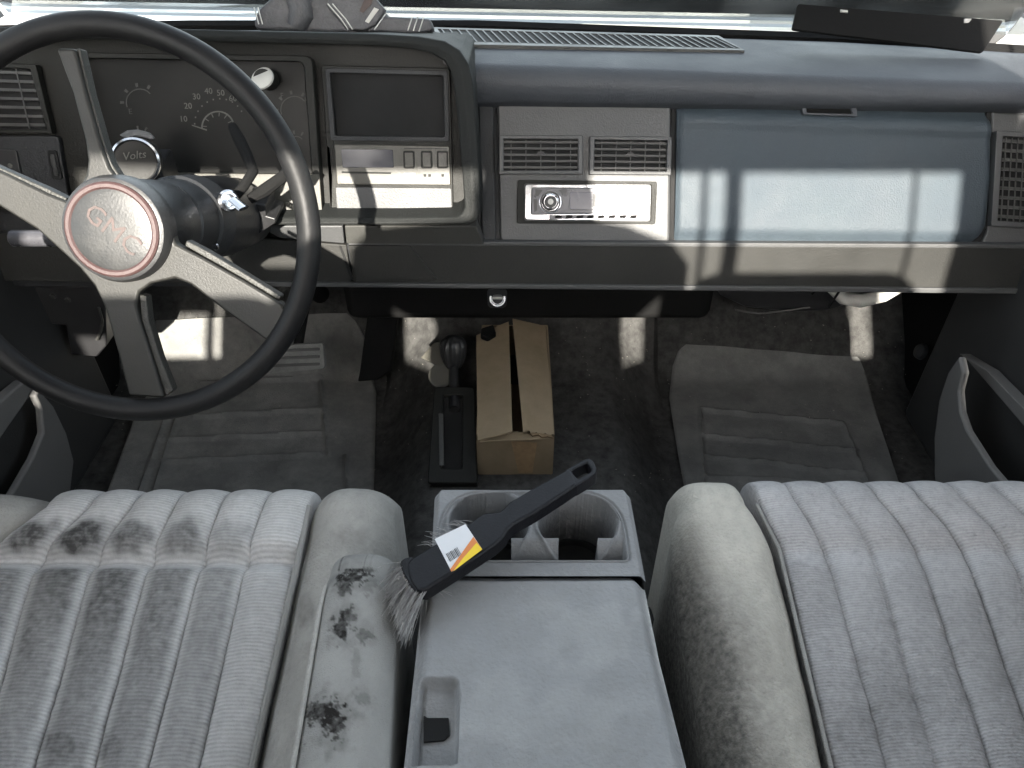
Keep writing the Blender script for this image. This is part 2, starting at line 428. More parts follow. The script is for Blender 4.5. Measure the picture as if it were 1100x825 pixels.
# --- driver seat
ds = thing('driver_seat', (-.45, .3, .05), 'light grey pleated velour seat with dark stains in its channels, behind the steering wheel', 'seat')
fL, nL = lines_map([50, 97, 142, 188, 237, 283, 331], [-22, 38, 100, 160, 217, 264, 319], [-88, -26, 36, 100, 158, 213, 269], 549, 602, 827, 900)
def tuck(y, y0, w=5): return math.exp(-((y-y0)/w)**2)
def hL(u, v):
    k = u*nL; t = k-int(min(k, nL-1)); y = lerp(549, 900, v)
    w = abs(2*t-1)
    h = .0075*(1-w**2.2)+.002*noise.noise(V((u*5, v*5, 1)))
    h -= .003*math.exp(-(min(t, 1-t)/.035)**2)
    h += .0014*noise.noise(V((k*2.5, y*.10, 7)))*math.exp(-(min(t, 1-t)/.22)**2); h *= (1-.35*tuck(y, 602, 9)); h -= .012*tuck(y, 602, 9)
    h += .006*sm(602, 575, y)
    return h
def dL(u, v, px, py):
    k = u*nL; i = int(min(k, nL-1)); t = k-i
    c = sm(.06, .26, t)*sm(.98, .78, t)
    n1 = .5+.5*noise.noise(V((px*.03, py*.012, 5))); n2 = noise.noise(V((px*.09, py*.05, 9)))
    a = 0
    if py < 597:
        ctr = {0: .95, 1: 1.0, 2: .85, 3: .7, 4: .35}.get(i, .0)
        d_ = math.hypot((t-.52)/.48, (py-581)/19)+.35*noise.noise(V((px*.08, py*.08, 31))); a = ctr*(1-sm(.45, 1.2, d_))
    else:
        st = {0: .6, 1: .72, 2: .8, 3: .74, 4: .55, 5: .10}.get(i, .3)
        a = st*c*sm(606, 616, py)*lerp(1, .75, sm(640, 760, py))
    a = a*(.75+.5*n1)+.06*n2*(a > .02)
    a = max(a, .75*blob(px, py, 65, 800, 20, 22), .7*blob(px, py, 122, 808, 18, 26), .35*blob(px, py, 20, 800, 30, 30))
    # darker along the seams, low half
    a = max(a, .55*math.exp(-(min(t, 1-t)/.035)**2)*sm(640, 760, py))
    return max(0, min(1, a))
pad_mesh('seat_cushion', fL, SP, hL, dL, M['seatL'], ds, 150, 130, skl=False)
# bolster of the driver seat
def fB(u, v):
    y = lerp(552, 900, v)
    xl = interp([545, 602, 827, 900], [333, 321, 271, 255], y)
    xr = interp([552, 600, 640, 827, 900], [422, 428, 428, 404, 396], y)
    return lerp(xl, xr, u), y
def hB(u, v): return .036*max(0, 1-abs(2*u-1)**3.0)-.016+.004*noise.noise(V((u*2, v*6, 2)))
def dB(u, v, px, py):
    return max(.18*max(0, noise.noise(V((px*.04, py*.02, 5)))), .35*blob(px, py, 330, 660, 12, 22, .6), .25*blob(px, py, 380, 590, 30, 14, .6), .5*sm(.10, 0, u)*sm(600, 700, py))
pad_mesh('bolster', fB, SP, hB, dB, M['bolster'], ds, 36, 80, R=.05)
def fBl(u, v):
    y = lerp(556, 900, v)
    return lerp(-160, interp([556, 602, 827], [44, -24, -90], y), u), y
pad_mesh('bolster', fBl, SP, lambda u, v: .03*max(0, 1-abs(2*u-1)**3)-.012, lambda u, v, x, y: .1, M['bolster'], ds, 30, 60)
# welt between cushion and bolster
tube('piping', [SP.sh(.002).at(interp([540, 602, 827, 900], [332, 320, 270, 254], y), y) for y in range(544, 900, 12)], .0035, M['arm'], ds, 8)
# armrest pad of the driver seat
AR = yz((.50, .405), (.10, .405))
def fA(u, v):
    y = lerp(617, 900, v)
    xl = interp([617, 650, 827, 900], [350, 341, 311, 299], y); xr = interp([617, 650, 827, 900], [423, 427, 419, 415], y)
    r = sm(0, .12, v)
    mid = (xl+xr)/2; hw = (xr-xl)/2*(.86+.14*r)
    return mid+hw*(2*u-1), y
def hA(u, v): return .022*(1-abs(2*u-1)**3.2)*(.6+.4*sm(0, .1, v))-.022*(1-sm(0, .06, v))*0
def dA(u, v, px, py):
    a = 0
    for cx, cy, rx, ry, s in ((381, 632, 17, 12, .95), (372, 645, 9, 10, .8), (395, 622, 8, 5, .7), (371, 688, 11, 15, .95), (378, 676, 7, 10, .8), (395, 696, 7, 8, .6), (351, 778, 22, 13, .95), (362, 790, 12, 20, .9), (341, 773, 12, 8, .8), (322, 806, 6, 9, .5), (392, 762, 9, 7, .35), (400, 640, 8, 14, .4), (385, 725, 6, 20, .25)):
        a = max(a, s*blob(px, py, cx, cy, rx*1.1, ry*1.1, .9, .16), .28*s*blob(px, py, cx, cy, rx*1.9, ry*1.9, .5, .08))
    return min(1, a+.12*max(0, noise.noise(V((px*.05, py*.03, 5))))+.15*sm(650, 820, py)*(.5+noise.noise(V((px*.03, py*.02, 15)))))
pad_mesh('armrest', fA, AR, hA, dA, M['arm'], ds, 50, 150, R=.028, drop=.10)
tube('piping', [AR.sh(.014).at(interp([617, 650, 827, 900], [352, 344, 314, 302], y), y) for y in range(630, 900, 14)], .0022, M['bolster'], ds, 8)
# --- passenger seat
ps = thing('passenger_seat', (.45, .3, .05), 'light grey ribbed velour seat with a yellowish side bolster, on the right of the console', 'seat')
SR = yz((.585, .36), (.10, .31))
fR, nR = lines_map([813, 851, 897, 941, 986, 1032, 1078, 1124, 1170], [839, 887, 937, 986, 1036, 1084, 1134, 1182, 1230], [895, 954, 1007, 1065, 1120, 1176, 1232, 1288, 1344], 538, 590, 825, 900)
def hR(u, v):
    k = u*nR; t = k-int(min(k, nR-1)); y = lerp(538, 900, v)
    h = .0050*(1-abs(2*t-1)**2.2)+.002*noise.noise(V((u*6, v*5, 1)))
    h -= .003*math.exp(-(min(t, 1-t)/.04)**2)
    h -= .0045*tuck(y, 592, 12)+0*k-.0014*noise.noise(V((k*2.5, y*.10, 7)))*math.exp(-(min(t, 1-t)/.22)**2); h += .006*sm(595, 560, y)
    return h
def dR(u, v, px, py):
    k = u*nR; t = k-int(min(k, nR-1))
    a = .42*sm(585, 740, py)+.20*noise.noise(V((px*.012, py*.012, 4)))+.10*noise.noise(V((px*.05, py*.05, 4)))  # darker towards the back of the cushion
    a = max(a, .65*math.exp(-(t/.035)**2)*sm(600, 640, py), .3*math.exp(-((t-.02)/.05)**2))
    a = max(a, .30*blob(px, py, 870, 650, 40, 50, .6), .75*math.exp(-((u*nR)/.10)**2)*sm(545, 640, py))
    return max(0, min(1, a))
pad_mesh('seat_cushion', fR, SR, hR, dR, M['seatR'], ps, 170, 130, skr=False)
def fC(u, v):
    y = lerp(547, 900, v)
    xl = interp([547, 556, 570, 600, 640, 740, 825, 900], [731, 726, 723.5, 724, 730, 749, 764, 778], y); xr = interp([547, 556, 570, 590, 620, 660, 825, 900], [806, 814, 823, 834, 844, 855, 892, 910], y)
    return lerp(xl, xr, u), y
def hC(u, v): return lerp(.034, .048, sm(0, .2, v))*max(0, 1-abs(2*u-1)**lerp(4.5, 2.8, sm(0, .25, v)))-lerp(.014, .020, sm(0, .2, v))+.003*noise.noise(V((u*2, v*6, 2)))
def dC(u, v, px, py):
    a = .7*sm(.45, .0, u)*sm(545, 620, py)+.5*sm(580, 720, py)*sm(1.0, .35, u)+.10*noise.noise(V((px*.03, py*.02, 8)))  # darker towards the left side and the back
    return max(0, min(.8, a))
M['bolsterR'] = mat('bolster_yellowish', (.50, .475, .42), .92, .10, 12, .9, 300, dust=(.29, .275, .24), dusts=80, dusta=.5, extra=(.08, .075, .07), spec=.12)  # warmer tint than the other bolsters
pad_mesh('bolster', fC, SR, hC, dC, M['bolsterR'], ps, 44, 100, R=.055)
tube('piping', [SR.sh(.002).at(interp([540, 590, 825, 900], [812, 837, 893, 911], y), y) for y in range(542, 900, 12)], .0022, M['arm'], ps, 8)
# seat backs behind the camera (they shade the lower dashboard)
def seat_back(parent, x0, x1, top, y=-.34, m=M['seatL'], r=.06):
    bm = bmesh.new(); n = 8; pts = [(x1, .30), (x1, top-r)]
    for k in range(1, n+1):
        a = math.pi/2*k/n; pts.append((x1-r+r*math.cos(a), top-r+r*math.sin(a)))
    for k in range(n+1):
        a = math.pi/2*(1+k/n); pts.append((x0+r+r*math.cos(a), top-r+r*math.sin(a)))
    pts.append((x0, .30))
    prism_bm(bm, [V((a, y-.05, b)) for a, b in pts], [V((a, y+.05, b)) for a, b in pts])
    return finish('seat_back', bm, m, parent, bevel=.015, seg=3)
seat_back(ds, -.60, -.212, 1.075)
seat_back(ps, .262, .625, 1.065, m=M['seatR'])
ms = thing('shadow_blocker', (.02, -.34, .05), 'added unseen grey block shaped like head and shoulders, shading the dashboard centre', 'seat')
bm = bmesh.new()  # added unseen blocker, stands for a person leaning between the seats
pts = [(.215, .30), (.215, .99), (.262, 1.05), (.268, 1.09), (.24, 1.125), (.17, 1.155), (.09, 1.17), (-.02, 1.17), (-.12, 1.16), (-.20, 1.15), (-.24, 1.12), (-.245, 1.07), (-.22, 1.03), (-.15, .98), (-.15, .30)]
prism_bm(bm, [V((a, -.41, b)) for a, b in pts], [V((a, -.31, b)) for a, b in pts])
finish('seat_back', bm, M['seatL'], ms, bevel=.015, seg=3)  # shoulder outline of the added blocker
bm = bmesh.new()
lathe_bm(bm, (.035, -.36, 1.10), (0, 0, 1), [(0, .06), (.02, .078), (.06, .088), (.12, .088), (.17, .075), (.195, .05), (.20, .01)], 24)
finish('blocker_head', bm, M['seatL'], ms)  # head of the added blocker
bm = bmesh.new(); box_bm(bm, (.02, -.3, .22), (.36, .2, .3)); finish('seat_cushion', bm, M['seatL'], ms, bevel=.02)  # base of the added blocker

# ================================================================== CENTRE CONSOLE
con = thing('centre_console', (.03, .36, .05), 'grey plastic centre console with two cup holders and a storage lid between the seats', 'console')
ZC = .42; CP = zpl(ZC)
def cc(px, py): p = CP.at(px, py); return p.x, p.y
# body
tl, tr, br, bl = [CP.sh(-.012).at(*q) for q in ((463, 524), (681, 524), (746, 845), (432, 845))]
back_l, back_r = V((tl.x-.01, .02, ZC-.012)), V((tr.x+.012, .02, ZC-.012))
bm = bmesh.new()
def cpoly(z, gx): return [V((tl.x-gx, tl.y+gx*.6, z)), V((tr.x+gx, tr.y+gx*.6, z)), V((br.x+gx+.004, .02, z)), V((bl.x-gx-.004, .02, z))]
prism_bm(bm, cpoly(ZC-.105, .0), cpoly(.10, .012))
finish('console_body', bm, M['consoled'], con, bevel=.008, seg=3)
# cup holder tray: fine relief, holes really go down
(xL, _), (xR, _) = cc(470, 570), cc(687, 570)
yF = cc(575, 524)[1]; yB = cc(575, 621)[1]
c1 = cc(526, 560); c2 = cc(620, 560); rc = .0388
i0 = cc(480, 532); i1 = cc(672, 606)
nx, ny = 300, 180
def corner(a, p, b, r, n=8):
    a, p, b = V(a), V(p), V(b); s_ = p+(a-p).normalized()*r; e_ = p+(b-p).normalized()*r
    return [tuple((1-t/n)**2*s_+2*(t/n)*(1-t/n)*p+(t/n)**2*e_) for t in range(n+1)]
Q = [cc(474, 527), cc(667, 527), cc(680, 607), cc(466, 607)]
pin = corner(Q[3], Q[0], Q[1], .055, 12)+corner(Q[0], Q[1], Q[2], .055, 12)+corner(Q[1], Q[2], Q[3], .010)+corner(Q[2], Q[3], Q[0], .010)
def inpoly(x, y, P):
    c = False; n = len(P); j = n-1
    for i in range(n):
        if ((P[i][1] > y) != (P[j][1] > y)) and (x < (P[j][0]-P[i][0])*(y-P[i][1])/(P[j][1]-P[i][1])+P[i][0]): c = not c
        j = i
    return c
def dseg(x, y, P):
    d = 9
    for i in range(len(P)):
        a = V(P[i]); b = V(P[(i+1) % len(P)]); ab = b-a; t = max(0, min(1, (V((x, y))-a).dot(ab)/ab.dot(ab)))
        d = min(d, (V((x, y))-a-ab*t).length)
    return d
ysl = cc(600, 578)[1]; yse = cc(600, 604)[1]
bx = [cc(549, 590)[0], cc(601, 590)[0], cc(643, 590)[0], cc(672, 590)[0], cc(503, 590)[0], cc(478, 590)[0]]
bm = bmesh.new(); g = []; att = []
def crn(y, r=.013):
    d = yF-y
    return 0 if d > r else r-math.sqrt(max(0, r*r-(r-d)**2))
def wxl(y): return crn(y)+lerp(cc(470, 524)[0]-.003, cc(462, 621)[0], (yF-y)/(yF-yB))
def wxr(y): return -crn(y)+lerp(cc(674, 524)[0]+.002, cc(694, 621)[0], (yF-y)/(yF-yB))
for j in range(ny+1):
    y = lerp(yF, yB, j/ny)
    for i in range(nx+1):
        x = lerp(wxl(y), wxr(y), i/nx)
        sgn = dseg(x, y, pin)*(1 if inpoly(x, y, pin) else -1)
        h = 0
        h -= .004*sm(0, .0025, sgn)                       # tray inset a little
        h += .0035*math.exp(-((sgn-.0035)/.0016)**2)         # raised bead
        if sgn > .005:
            d = min(math.hypot(x-c1[0], y-c1[1]), math.hypot(x-c2[0], y-c2[1]))
            notch = (y < c1[1]) and (y > yse) and (bx[4] < x < bx[0] or bx[1] < x < bx[2])
            hole = sm(rc+.0007, rc-.0007, d)
            h += .0028*math.exp(-((d-rc-.003)/.0018)**2)
            if notch: hole = max(hole, sm(yse-.0005, yse+.001, y))
            slope = sm(ysl+.001, yse, y) if y < ysl+.001 else 0
            blk = (y < ysl+.001) and not notch
            if blk: hole = 0
            h -= max(hole*.082, slope*.034 if blk else 0)
        # outer rounding
        e = min(x-wxl(y), wxr(y)-x, yF-y)
        h -= .008*(1-sm(0, .008, e))**2
        g.append(bm.verts.new((x, y, ZC+.003+h))); att.append(.75*sm(-.012, -.035, h)+.18*max(0, noise.noise(V((x*60, y*60, 3)))))  # mask grows with depth: shade painted into the cup holes, plus random mottling
for j in range(ny):
    for i in range(nx):
        a = j*(nx+1)+i; bm.faces.new((g[a], g[a+1], g[a+nx+2], g[a+nx+1]))
# side skirts
prev = None
for k in range(0, nx+1, 4):
    v0 = g[k]; v1 = bm.verts.new(v0.co-V((0, 0, .12))); att.append(0)
    if prev: bm.faces.new((prev[0], prev[1], v1, v0))
    prev = (v0, v1)
for rowf in (lambda k: g[k*(nx+1)], lambda k: g[k*(nx+1)+nx]):
    prev = None
    for k in range(0, ny+1, 4):
        v0 = rowf(k); v1 = bm.verts.new(v0.co-V((0, 0, .12)))
        att.append(0)
        if prev: bm.faces.new((prev[0], v0, v1, prev[1]))
        prev = (v0, v1)
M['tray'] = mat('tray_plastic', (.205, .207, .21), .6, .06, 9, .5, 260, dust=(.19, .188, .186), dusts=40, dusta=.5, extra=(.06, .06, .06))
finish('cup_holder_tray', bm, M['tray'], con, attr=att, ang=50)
for c_ in (c1, c2): lathe('cup_shade_disc', (c_[0], c_[1], ZC-.084), (0, 0, 1), [(0, .0362), (.012, .0362), (.012, .034), (.004, .033), (.004, .001)], M['cup_shade'], con, 40)  # dark discs painted in for the shade deep in the cups
# storage lid
def lid_map(u, v):
    y = lerp(617, 900, v)
    xl = interp([617, 700, 827, 900], [453, 445, 431, 423], y); xr = interp([617, 700, 827, 900], [693, 710, 743, 762], y)
    return lerp(xl, xr, u), y
LP_ = zpl(ZC+.004)
rec = rquad([(450, 727), (494, 727), (492, 822), (441, 822)], 9, 4)
def hLid(u, v):
    px, py = lid_map(u, v)
    e = min(u, 1-u)*.21; f = v*.28
    h = -.014*(1-sm(0, .017, e))**2-.010*(1-sm(0, .010, f))**2
    if 430 < px < 500 and 722 < py < 828:
        s = dseg(px, py, rec)*(1 if inpoly(px, py, rec) else -1)
        h -= .012*sm(0, 5, s)*(1 if s > 0 else 0)
        if s > 0: h -= .008*sm(735, 775, py)
    return h+.0008*noise.noise(V((u*4, v*4, 0)))
def line_h(px, py, L_, w=1.6):
    h = 0
    for (x0, y0, x1, y1) in L_:
        a = V((x0, y0)); b = V((x1, y1)); ab = b-a; t = max(0, min(1, (V((px, py))-a).dot(ab)/ab.dot(ab)))
        h = max(h, math.exp(-(((V((px, py))-a-ab*t).length)/w)**2))
    return h
rs_ = random.Random(5); SCR = []
for _ in range(0):
    a_, b_ = rs_.uniform(470, 700), rs_.uniform(635, 815); SCR.append((a_, b_, a_+rs_.uniform(-22, 22), b_+rs_.uniform(-14, 14)))
def dLid(u, v, px, py):
    a = .75*sm(.16, .02, abs((px-700-(py-640)*.22)/70))*sm(618, 650, py)*sm(760, 700, py)  # lighter streak near the right edge
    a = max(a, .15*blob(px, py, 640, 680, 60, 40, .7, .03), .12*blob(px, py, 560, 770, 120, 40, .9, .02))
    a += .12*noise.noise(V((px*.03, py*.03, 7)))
    for x0_, y0_, x1_, y1_ in SCR:
        if min(y0_, y1_)-3 < py < max(y0_, y1_)+3 and min(x0_, x1_)-3 < px < max(x0_, x1_)+3: a = max(a, .55*line_h(px, py, [(x0_, y0_, x1_, y1_)], .9))
    return max(0, min(.85, a))
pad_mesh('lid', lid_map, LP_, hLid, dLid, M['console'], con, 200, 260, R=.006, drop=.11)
lr = slab('lid_latch', [(455, 769), (482, 769), (483, 789), (477, 795), (455, 797)], zpl(ZC-.0135), .0, .003, M['slot'], con, .0004)

# ================================================================== DASHBOARD
dash = thing('dashboard', (0, 1.05, .4), 'faded blue-grey dashboard with instrument hood, centre stack and closed glove box', 'dashboard')
def extr(name, prof, x0, x1, m, warp=None, n=40, bevel=0, parent=dash):
    bm = bmesh.new(); P = len(prof); rs = []
    for i in range(n+1):
        x = lerp(x0, x1, i/n); rs.append([bm.verts.new(warp(x, y, z) if warp else (x, y, z)) for y, z in prof])
    for A, B in zip(rs, rs[1:]):
        for k in range(P): bm.faces.new((A[k], A[(k+1) % P], B[(k+1) % P], B[k]))
    bm.faces.new(rs[0]); bm.faces.new(rs[-1][::-1])
    return finish(name, bm, m, parent, bevel=bevel)
# lower body with the face
extr('dash_body', [(1.36, .60), (1.13, .625), (1.117, .616), (1.022, .4445), (1.010, .443), (1.01, .37), (1.03, .365), (1.2, .40), (1.36, .42)], -.9, .9, M['dash'], n=4)
def wpad(x, y, z):
    d = -.034*max(0, x+.06)*(.35+.65*sm(.628, .655, z))
    return (x, y-.10*max(0, abs(x)-.55)*sm(1.15, 1.36, y), z+d*1.0)
prof = [(1.36, .648), (1.33, .656), (1.28, .665), (1.22, .671), (1.15, .674), (1.112, .674)]
for k in range(1, 7):
    a = math.pi/2*k/6; prof.append((1.112-.024*math.sin(a), .650+.024*math.cos(a)))
prof += [(1.090, .630), (1.096, .622), (1.14, .590), (1.36, .60)]
extr('dash_pad', prof, -.93, .93, M['pad'], wpad, n=60)
# knee panel: below the face, with bright lower edge
def knee(name, poly, off=0.006, th=.012, m=M['knee']): return slab(name, poly, KN, off, th, m, dash, .002)
knee('knee_panel', [(374, 263), (1180, 266), (1180, 312), (700, 307), (380, 306)])
knee('knee_panel', [(-80, 250), (200, 250), (372, 263), (378, 306), (300, 306), (-80, 301)], m=M['knee'])
slab('knee_panel_edge', [(262, 302), (372, 304), (1180, 311), (1180, 317), (372, 309), (262, 308)], KN, .010, .010, M['stack'], dash, .002)
slab('trim_strip', [(374, 259), (1180, 263), (1180, 267.5), (374, 263.5)], KN, .010, .012, M['stack'], dash, .0015)
# centre stack
SQ = rquad([(534, 103), (721, 106), (719, 262), (537, 259)], 6)
slab('centre_stack', SQ, GL, .010, .012, M['stack'], dash, .004, 3)
slab('filler_panel', [(513, 100), (530, 100), (533, 262), (518, 262)], GL, .007, .012, M['dash'], dash, .003)
# vents
def vent(q, pl, off, nh, nvert, parent=dash, frame_w=5, m=M['slat'], fm=M['stack'], bars=True):
    # q: four pixel corners of the opening
    o = []
    cx = sum(p[0] for p in q)/4; cy = sum(p[1] for p in q)/4
    for x, y in q: o.append((x+(frame_w if x > cx else -frame_w), y+(frame_w*.8 if y > cy else -frame_w*.8)))
    fr = ring('air_vent', o, q, pl, off+.010, .012, fm, parent, .0012)
    slab('vent_cavity', q, pl, off+.0012, .001, M['slot'], fr, 0)
    bm = bmesh.new()
    def L4(s, t):
        a = V(q[0]).lerp(V(q[1]), s); b = V(q[3]).lerp(V(q[2]), s); return tuple(a.lerp(b, t))
    for k in range(nh):
        t = (k+.5)/nh; w = .16/nh
        slab_bm(bm, [L4(0, t-w), L4(1, t-w), L4(1, t+w), L4(0, t+w)], pl, off+.007, .005)
    finish('vent_slats', bm, m, fr, smooth=False)
    for k in range(nvert):
        t = (k+.5)/nvert; w = .006
        slab('vent_divider', [L4(t-w, 0), L4(t+w, 0), L4(t+w, 1), L4(t-w, 1)], pl, off+.0085, .001, m, fr, 0)
    bm = bmesh.new(); slab_bm(bm, [L4(.43, .50), L4(.47, .40), L4(.53, .40), L4(.57, .50)], pl, off+.010, .004)
    finish('vent_knob', bm, M['black'], fr, smooth=False)
    return fr
vent([(541, 149), (621, 149.5), (621, 183), (541, 183)], GL, .010, 5, 5)
vent([(639, 150), (717, 151), (716, 184), (638, 183.5)], GL, .010, 5, 5)
vent([(1078, 146), (1180, 152), (1180, 244), (1072, 237)], GL, .008, 9, 16, frame_w=7)
# radio
rb = ring('radio', rquad([(556, 193), (706, 195), (704, 241), (555, 240)], 3), rquad([(563, 197), (700, 198), (699, 238), (563, 237)], 3), GL, .014, .006, M['bezel'], dash, .001)
slab('radio_trim', rquad([(564, 198), (699, 199), (698, 237), (564, 236)], 4), GL, .013, .004, M['chrome'], rb, .001)
slab('radio_face', rquad([(571, 201), (697, 202), (696, 229), (570, 231)], 3), GL, .0185, .008, M['silver'], rb, .002)
slab('radio_screen', rquad([(612, 206), (672, 207), (671, 225), (612, 225)], 2), GL, .0195, .002, M['screen'], rb, .0005)
slab('radio_display', rquad([(646, 208), (686, 209), (685, 223), (646, 222)], 1), GL, .0202, .001, mat('display_glass', (.022, .022, .03), .2, .1, 20, 0), rb, 0)
slab('screen_patch', rquad([(637, 208), (644, 208), (643, 222), (637, 222)], 1), GL, .0202, .001, M['black'], rb, 0)
c = GL.sh(.018).at(591, 217)
kn = lathe('radio_knob', c, GL.n, [(0, .0165), (.003, .0165), (.0035, .0150), (.0036, .0125), (.011, .0115), (.0125, .0095), (.0125, .006), (.0115, .004)], M['chrome'], rb, 32)
lathe('knob_ring', c, GL.n, [(.0032, .0150), (.0042, .0150), (.0042, .0128), (.0032, .0128)], M['black'], rb, 32)
lathe('knob_cap', c, GL.n, [(.011, .0088), (.0128, .0088), (.0132, .0075)], M['black'], rb, 24)
lathe('knob_button', c, GL.n, [(.012, .0042), (.0145, .0040), (.0148, .003)], M['white'], rb, 20)
for q in ([(575, 203), (583, 204), (578, 211), (575, 210)], [(573, 214), (577, 214), (577, 226), (574, 228)], [(600, 204), (609, 204), (609, 208), (604, 209)]):
    slab('radio_button', q, GL, .0190, .001, M['black'], rb, 0)
slab('button_row', [(590, 231), (696, 230), (696, 234.5), (590, 235.5)], GL, .0165, .004, M['silver'], rb, .0005)
for k in range(8):
    x = 597+k*11.5
    slab('radio_button', [(x, 231.3), (x+7, 231), (x+6, 234.2), (x-1, 234.6)], GL, .0175, .0015, M['blackm'], rb, 0)
# glove box door: convex, with rolled top and bottom
def gmap(u, v):
    yl, yr = lerp(107, 261, v), lerp(119, 264, v)
    xl = interp([0, .5, 1], [726, 725, 723], v); xr = interp([0, .5, .85, 1], [1061, 1060, 1054, 1044], v)
    return lerp(xl, xr, u), lerp(yl, yr, u)
def hG(u, v):
    h = .016-.014*(1-sm(0, .16, v))**1.4-.012*sm(.84, 1, v)**2
    e = min(u, 1-u)*.47; h -= .006*(1-sm(0, .010, e))**2
    f = v
    return h-.003*sm(.16, .22, v)*sm(1.0, .2, v)
bm = bmesh.new(); NU, NV = 120, 70; g = []
for j in range(NV+1):
    for i in range(NU+1):
        u, v = i/NU, j/NV; q = gmap(u, v)
        g.append(bm.verts.new(GL.at(*q)+GL.n*hG(u, v)))
for j in range(NV):
    for i in range(NU):
        a = j*(NU+1)+i; bm.faces.new((g[a], g[a+1], g[a+NU+2], g[a+NU+1]))
edge = [j for j in range(NU+1)]+[(j+1)*(NU+1)-1 for j in range(1, NV+1)]+[NV*(NU+1)+NU-1-k for k in range(NU)]+[j*(NU+1) for j in range(NV-1, 0, -1)]
low = [bm.verts.new(g[e].co-GL.n*.02) for e in edge]
for k in range(len(edge)):
    k2 = (k+1) % len(edge); bm.faces.new((g[edge[k]], g[edge[k2]], low[k2], low[k]))
gb = finish('glove_box', bm, M['glove'], dash)
gl = ring('latch', [(861, 112), (921, 114), (921, 125), (863, 123)], [(866, 114), (914, 116), (916, 122.5), (867, 121)], GL, .0175, .010, M['pad'], gb, .001)
slab('latch_paddle', [(866, 114), (914, 116), (916, 122.5), (867, 121)], GL, .0135, .004, M['blackm'], gb, .0005)
# seams around the glove box
slab('panel_gap', [(721.5, 104), (726, 105), (724, 263), (719.5, 263)], GL, .0052, .004, M['slot'], dash, 0)
slab('panel_gap', [(1060, 118), (1066, 119), (1064, 200), (1060, 245), (1050, 266), (1040, 266), (1054, 240)], GL, .0052, .004, M['slot'], dash, 0)
slab('end_panel', [(1066, 120), (1180, 128), (1180, 268), (1052, 267), (1060, 250), (1065, 210)], GL, .008, .010, M['stack'], dash, .003)
# defroster grille on top
bm = bmesh.new(); TOP = lambda x, y: V(wpad(x, y, .687-.0*(1.3-y)))
gr_px = [(470, 31), (770, 40), (795, 52), (480, 44)]
TP = PL(wpad(.1, 1.25, .6695), V((.034, .09, 1)))
ring_bm(bm, [(464, 29), (772, 38), (800, 54), (476, 47)], gr_px, TP, .002, .006)
gr = finish('defroster_grille', bm, M['slat'], dash, bevel=.0006)
slab('grille_cavity', gr_px, TP, .0006, .001, M['slot'], gr, 0)
bm = bmesh.new()
for k in range(34):
    t = (k+.5)/34; a = V(gr_px[0]).lerp(V(gr_px[1]), t); b = V(gr_px[3]).lerp(V(gr_px[2]), t)
    slab_bm(bm, [(a.x-.9, a.y), (a.x+.9, a.y), (b.x+.9, b.y), (b.x-.9, b.y)], TP, .0025, .002)
finish('grille_slats', bm, M['stack'], gr, smooth=False)
# ---- instrument hood and cluster
OUT = [(-110, 30), (0, 29), (150, 30), (270, 33), (400, 36), (450, 39), (478, 44), (494, 54), (503, 68), (508, 90), (512, 140), (515, 190), (517, 226), (513, 237), (505, 241), (430, 242), (350, 242), (287, 242)]
INN = [(-110, 42), (0, 42), (150, 43), (270, 46), (400, 49), (440, 52), (462, 57), (476, 65), (484, 76), (488, 95), (493, 140), (497, 190), (499, 222), (496, 230), (490, 233), (430, 234), (350, 234), (287, 234)]
bm = bmesh.new(); n = len(OUT); pf = CL.sh(.045)
fo = [pf.at(*q) for q in OUT]; fi = [pf.at(*q) for q in INN]
A = [bm.verts.new(p) for p in fo]; B = [bm.verts.new(p) for p in fi]
dY = V((0, 1, 0))
A1 = [bm.verts.new(p+V((0, -.004, 0))+(q-p)*.45) for p, q in zip(fo, fi)]
C_ = [bm.verts.new((p.x, lerp(p.y+.07, 1.34, sm(.66, .74, p.z)), lerp(p.z, .652, sm(.66, .74, p.z)))) for p in fo]; D = [bm.verts.new(p+dY*.05) for p in fi]
for i in range(n-1):
    j = i+1
    bm.faces.new((A[i], A[j], A1[j], A1[i])); bm.faces.new((A1[i], A1[j], B[j], B[i]))
    bm.faces.new((A[j], A[i], C_[i], C_[j])); bm.faces.new((B[i], B[j], D[j], D[i]))
finish('instrument_hood', bm, M['hoodm'], dash, bevel=.004, seg=3)
slab('instrument_panel', [(-110, 40), (440, 44), (492, 60), (503, 150), (507, 238), (287, 238), (150, 226), (-110, 226)], CL, .004, .02, M['bezel'], dash, .001)
# gauge well: recessed lens between vents and module
cl = ring('gauge_cluster', rquad([(70, 56), (335, 60), (347, 236), (112, 224)], 8), rquad([(84, 62), (326, 66), (338, 228), (122, 217)], 8), CL, .022, .018, M['bezel'], dash, .002)
slab('gauge_plate', rquad([(84, 62), (326, 66), (338, 230), (122, 220)], 8), CL, .006, .001, M['gauge'], cl, 0)
gx, gy = 236, 152
GP = CL.sh(.0072)
def arc_bm(bm, cx, cy, r0, r1, a0, a1, n, pl, th=.0006):
    for k in range(n):
        u0, u1 = (math.radians(lerp(a0, a1, t/n)) for t in (k, k+1))
        slab_bm(bm, [(cx+r0*math.cos(u0), cy-r0*math.sin(u0)), (cx+r1*math.cos(u0), cy-r1*math.sin(u0)), (cx+r1*math.cos(u1), cy-r1*math.sin(u1)), (cx+r0*math.cos(u1), cy-r0*math.sin(u1))], pl, 0, th)
bm = bmesh.new()
arc_bm(bm, 234, 137, 16.5, 18, 20, 185, 14, GP)
for k in range(6):
    a = 175-k*30; arc_bm(bm, 234, 137, 12, 16, a-1.5, a+1.5, 1, GP)
arc_bm(bm, 236, 150, 31, 33, 50, 178, 1, GP) if False else None
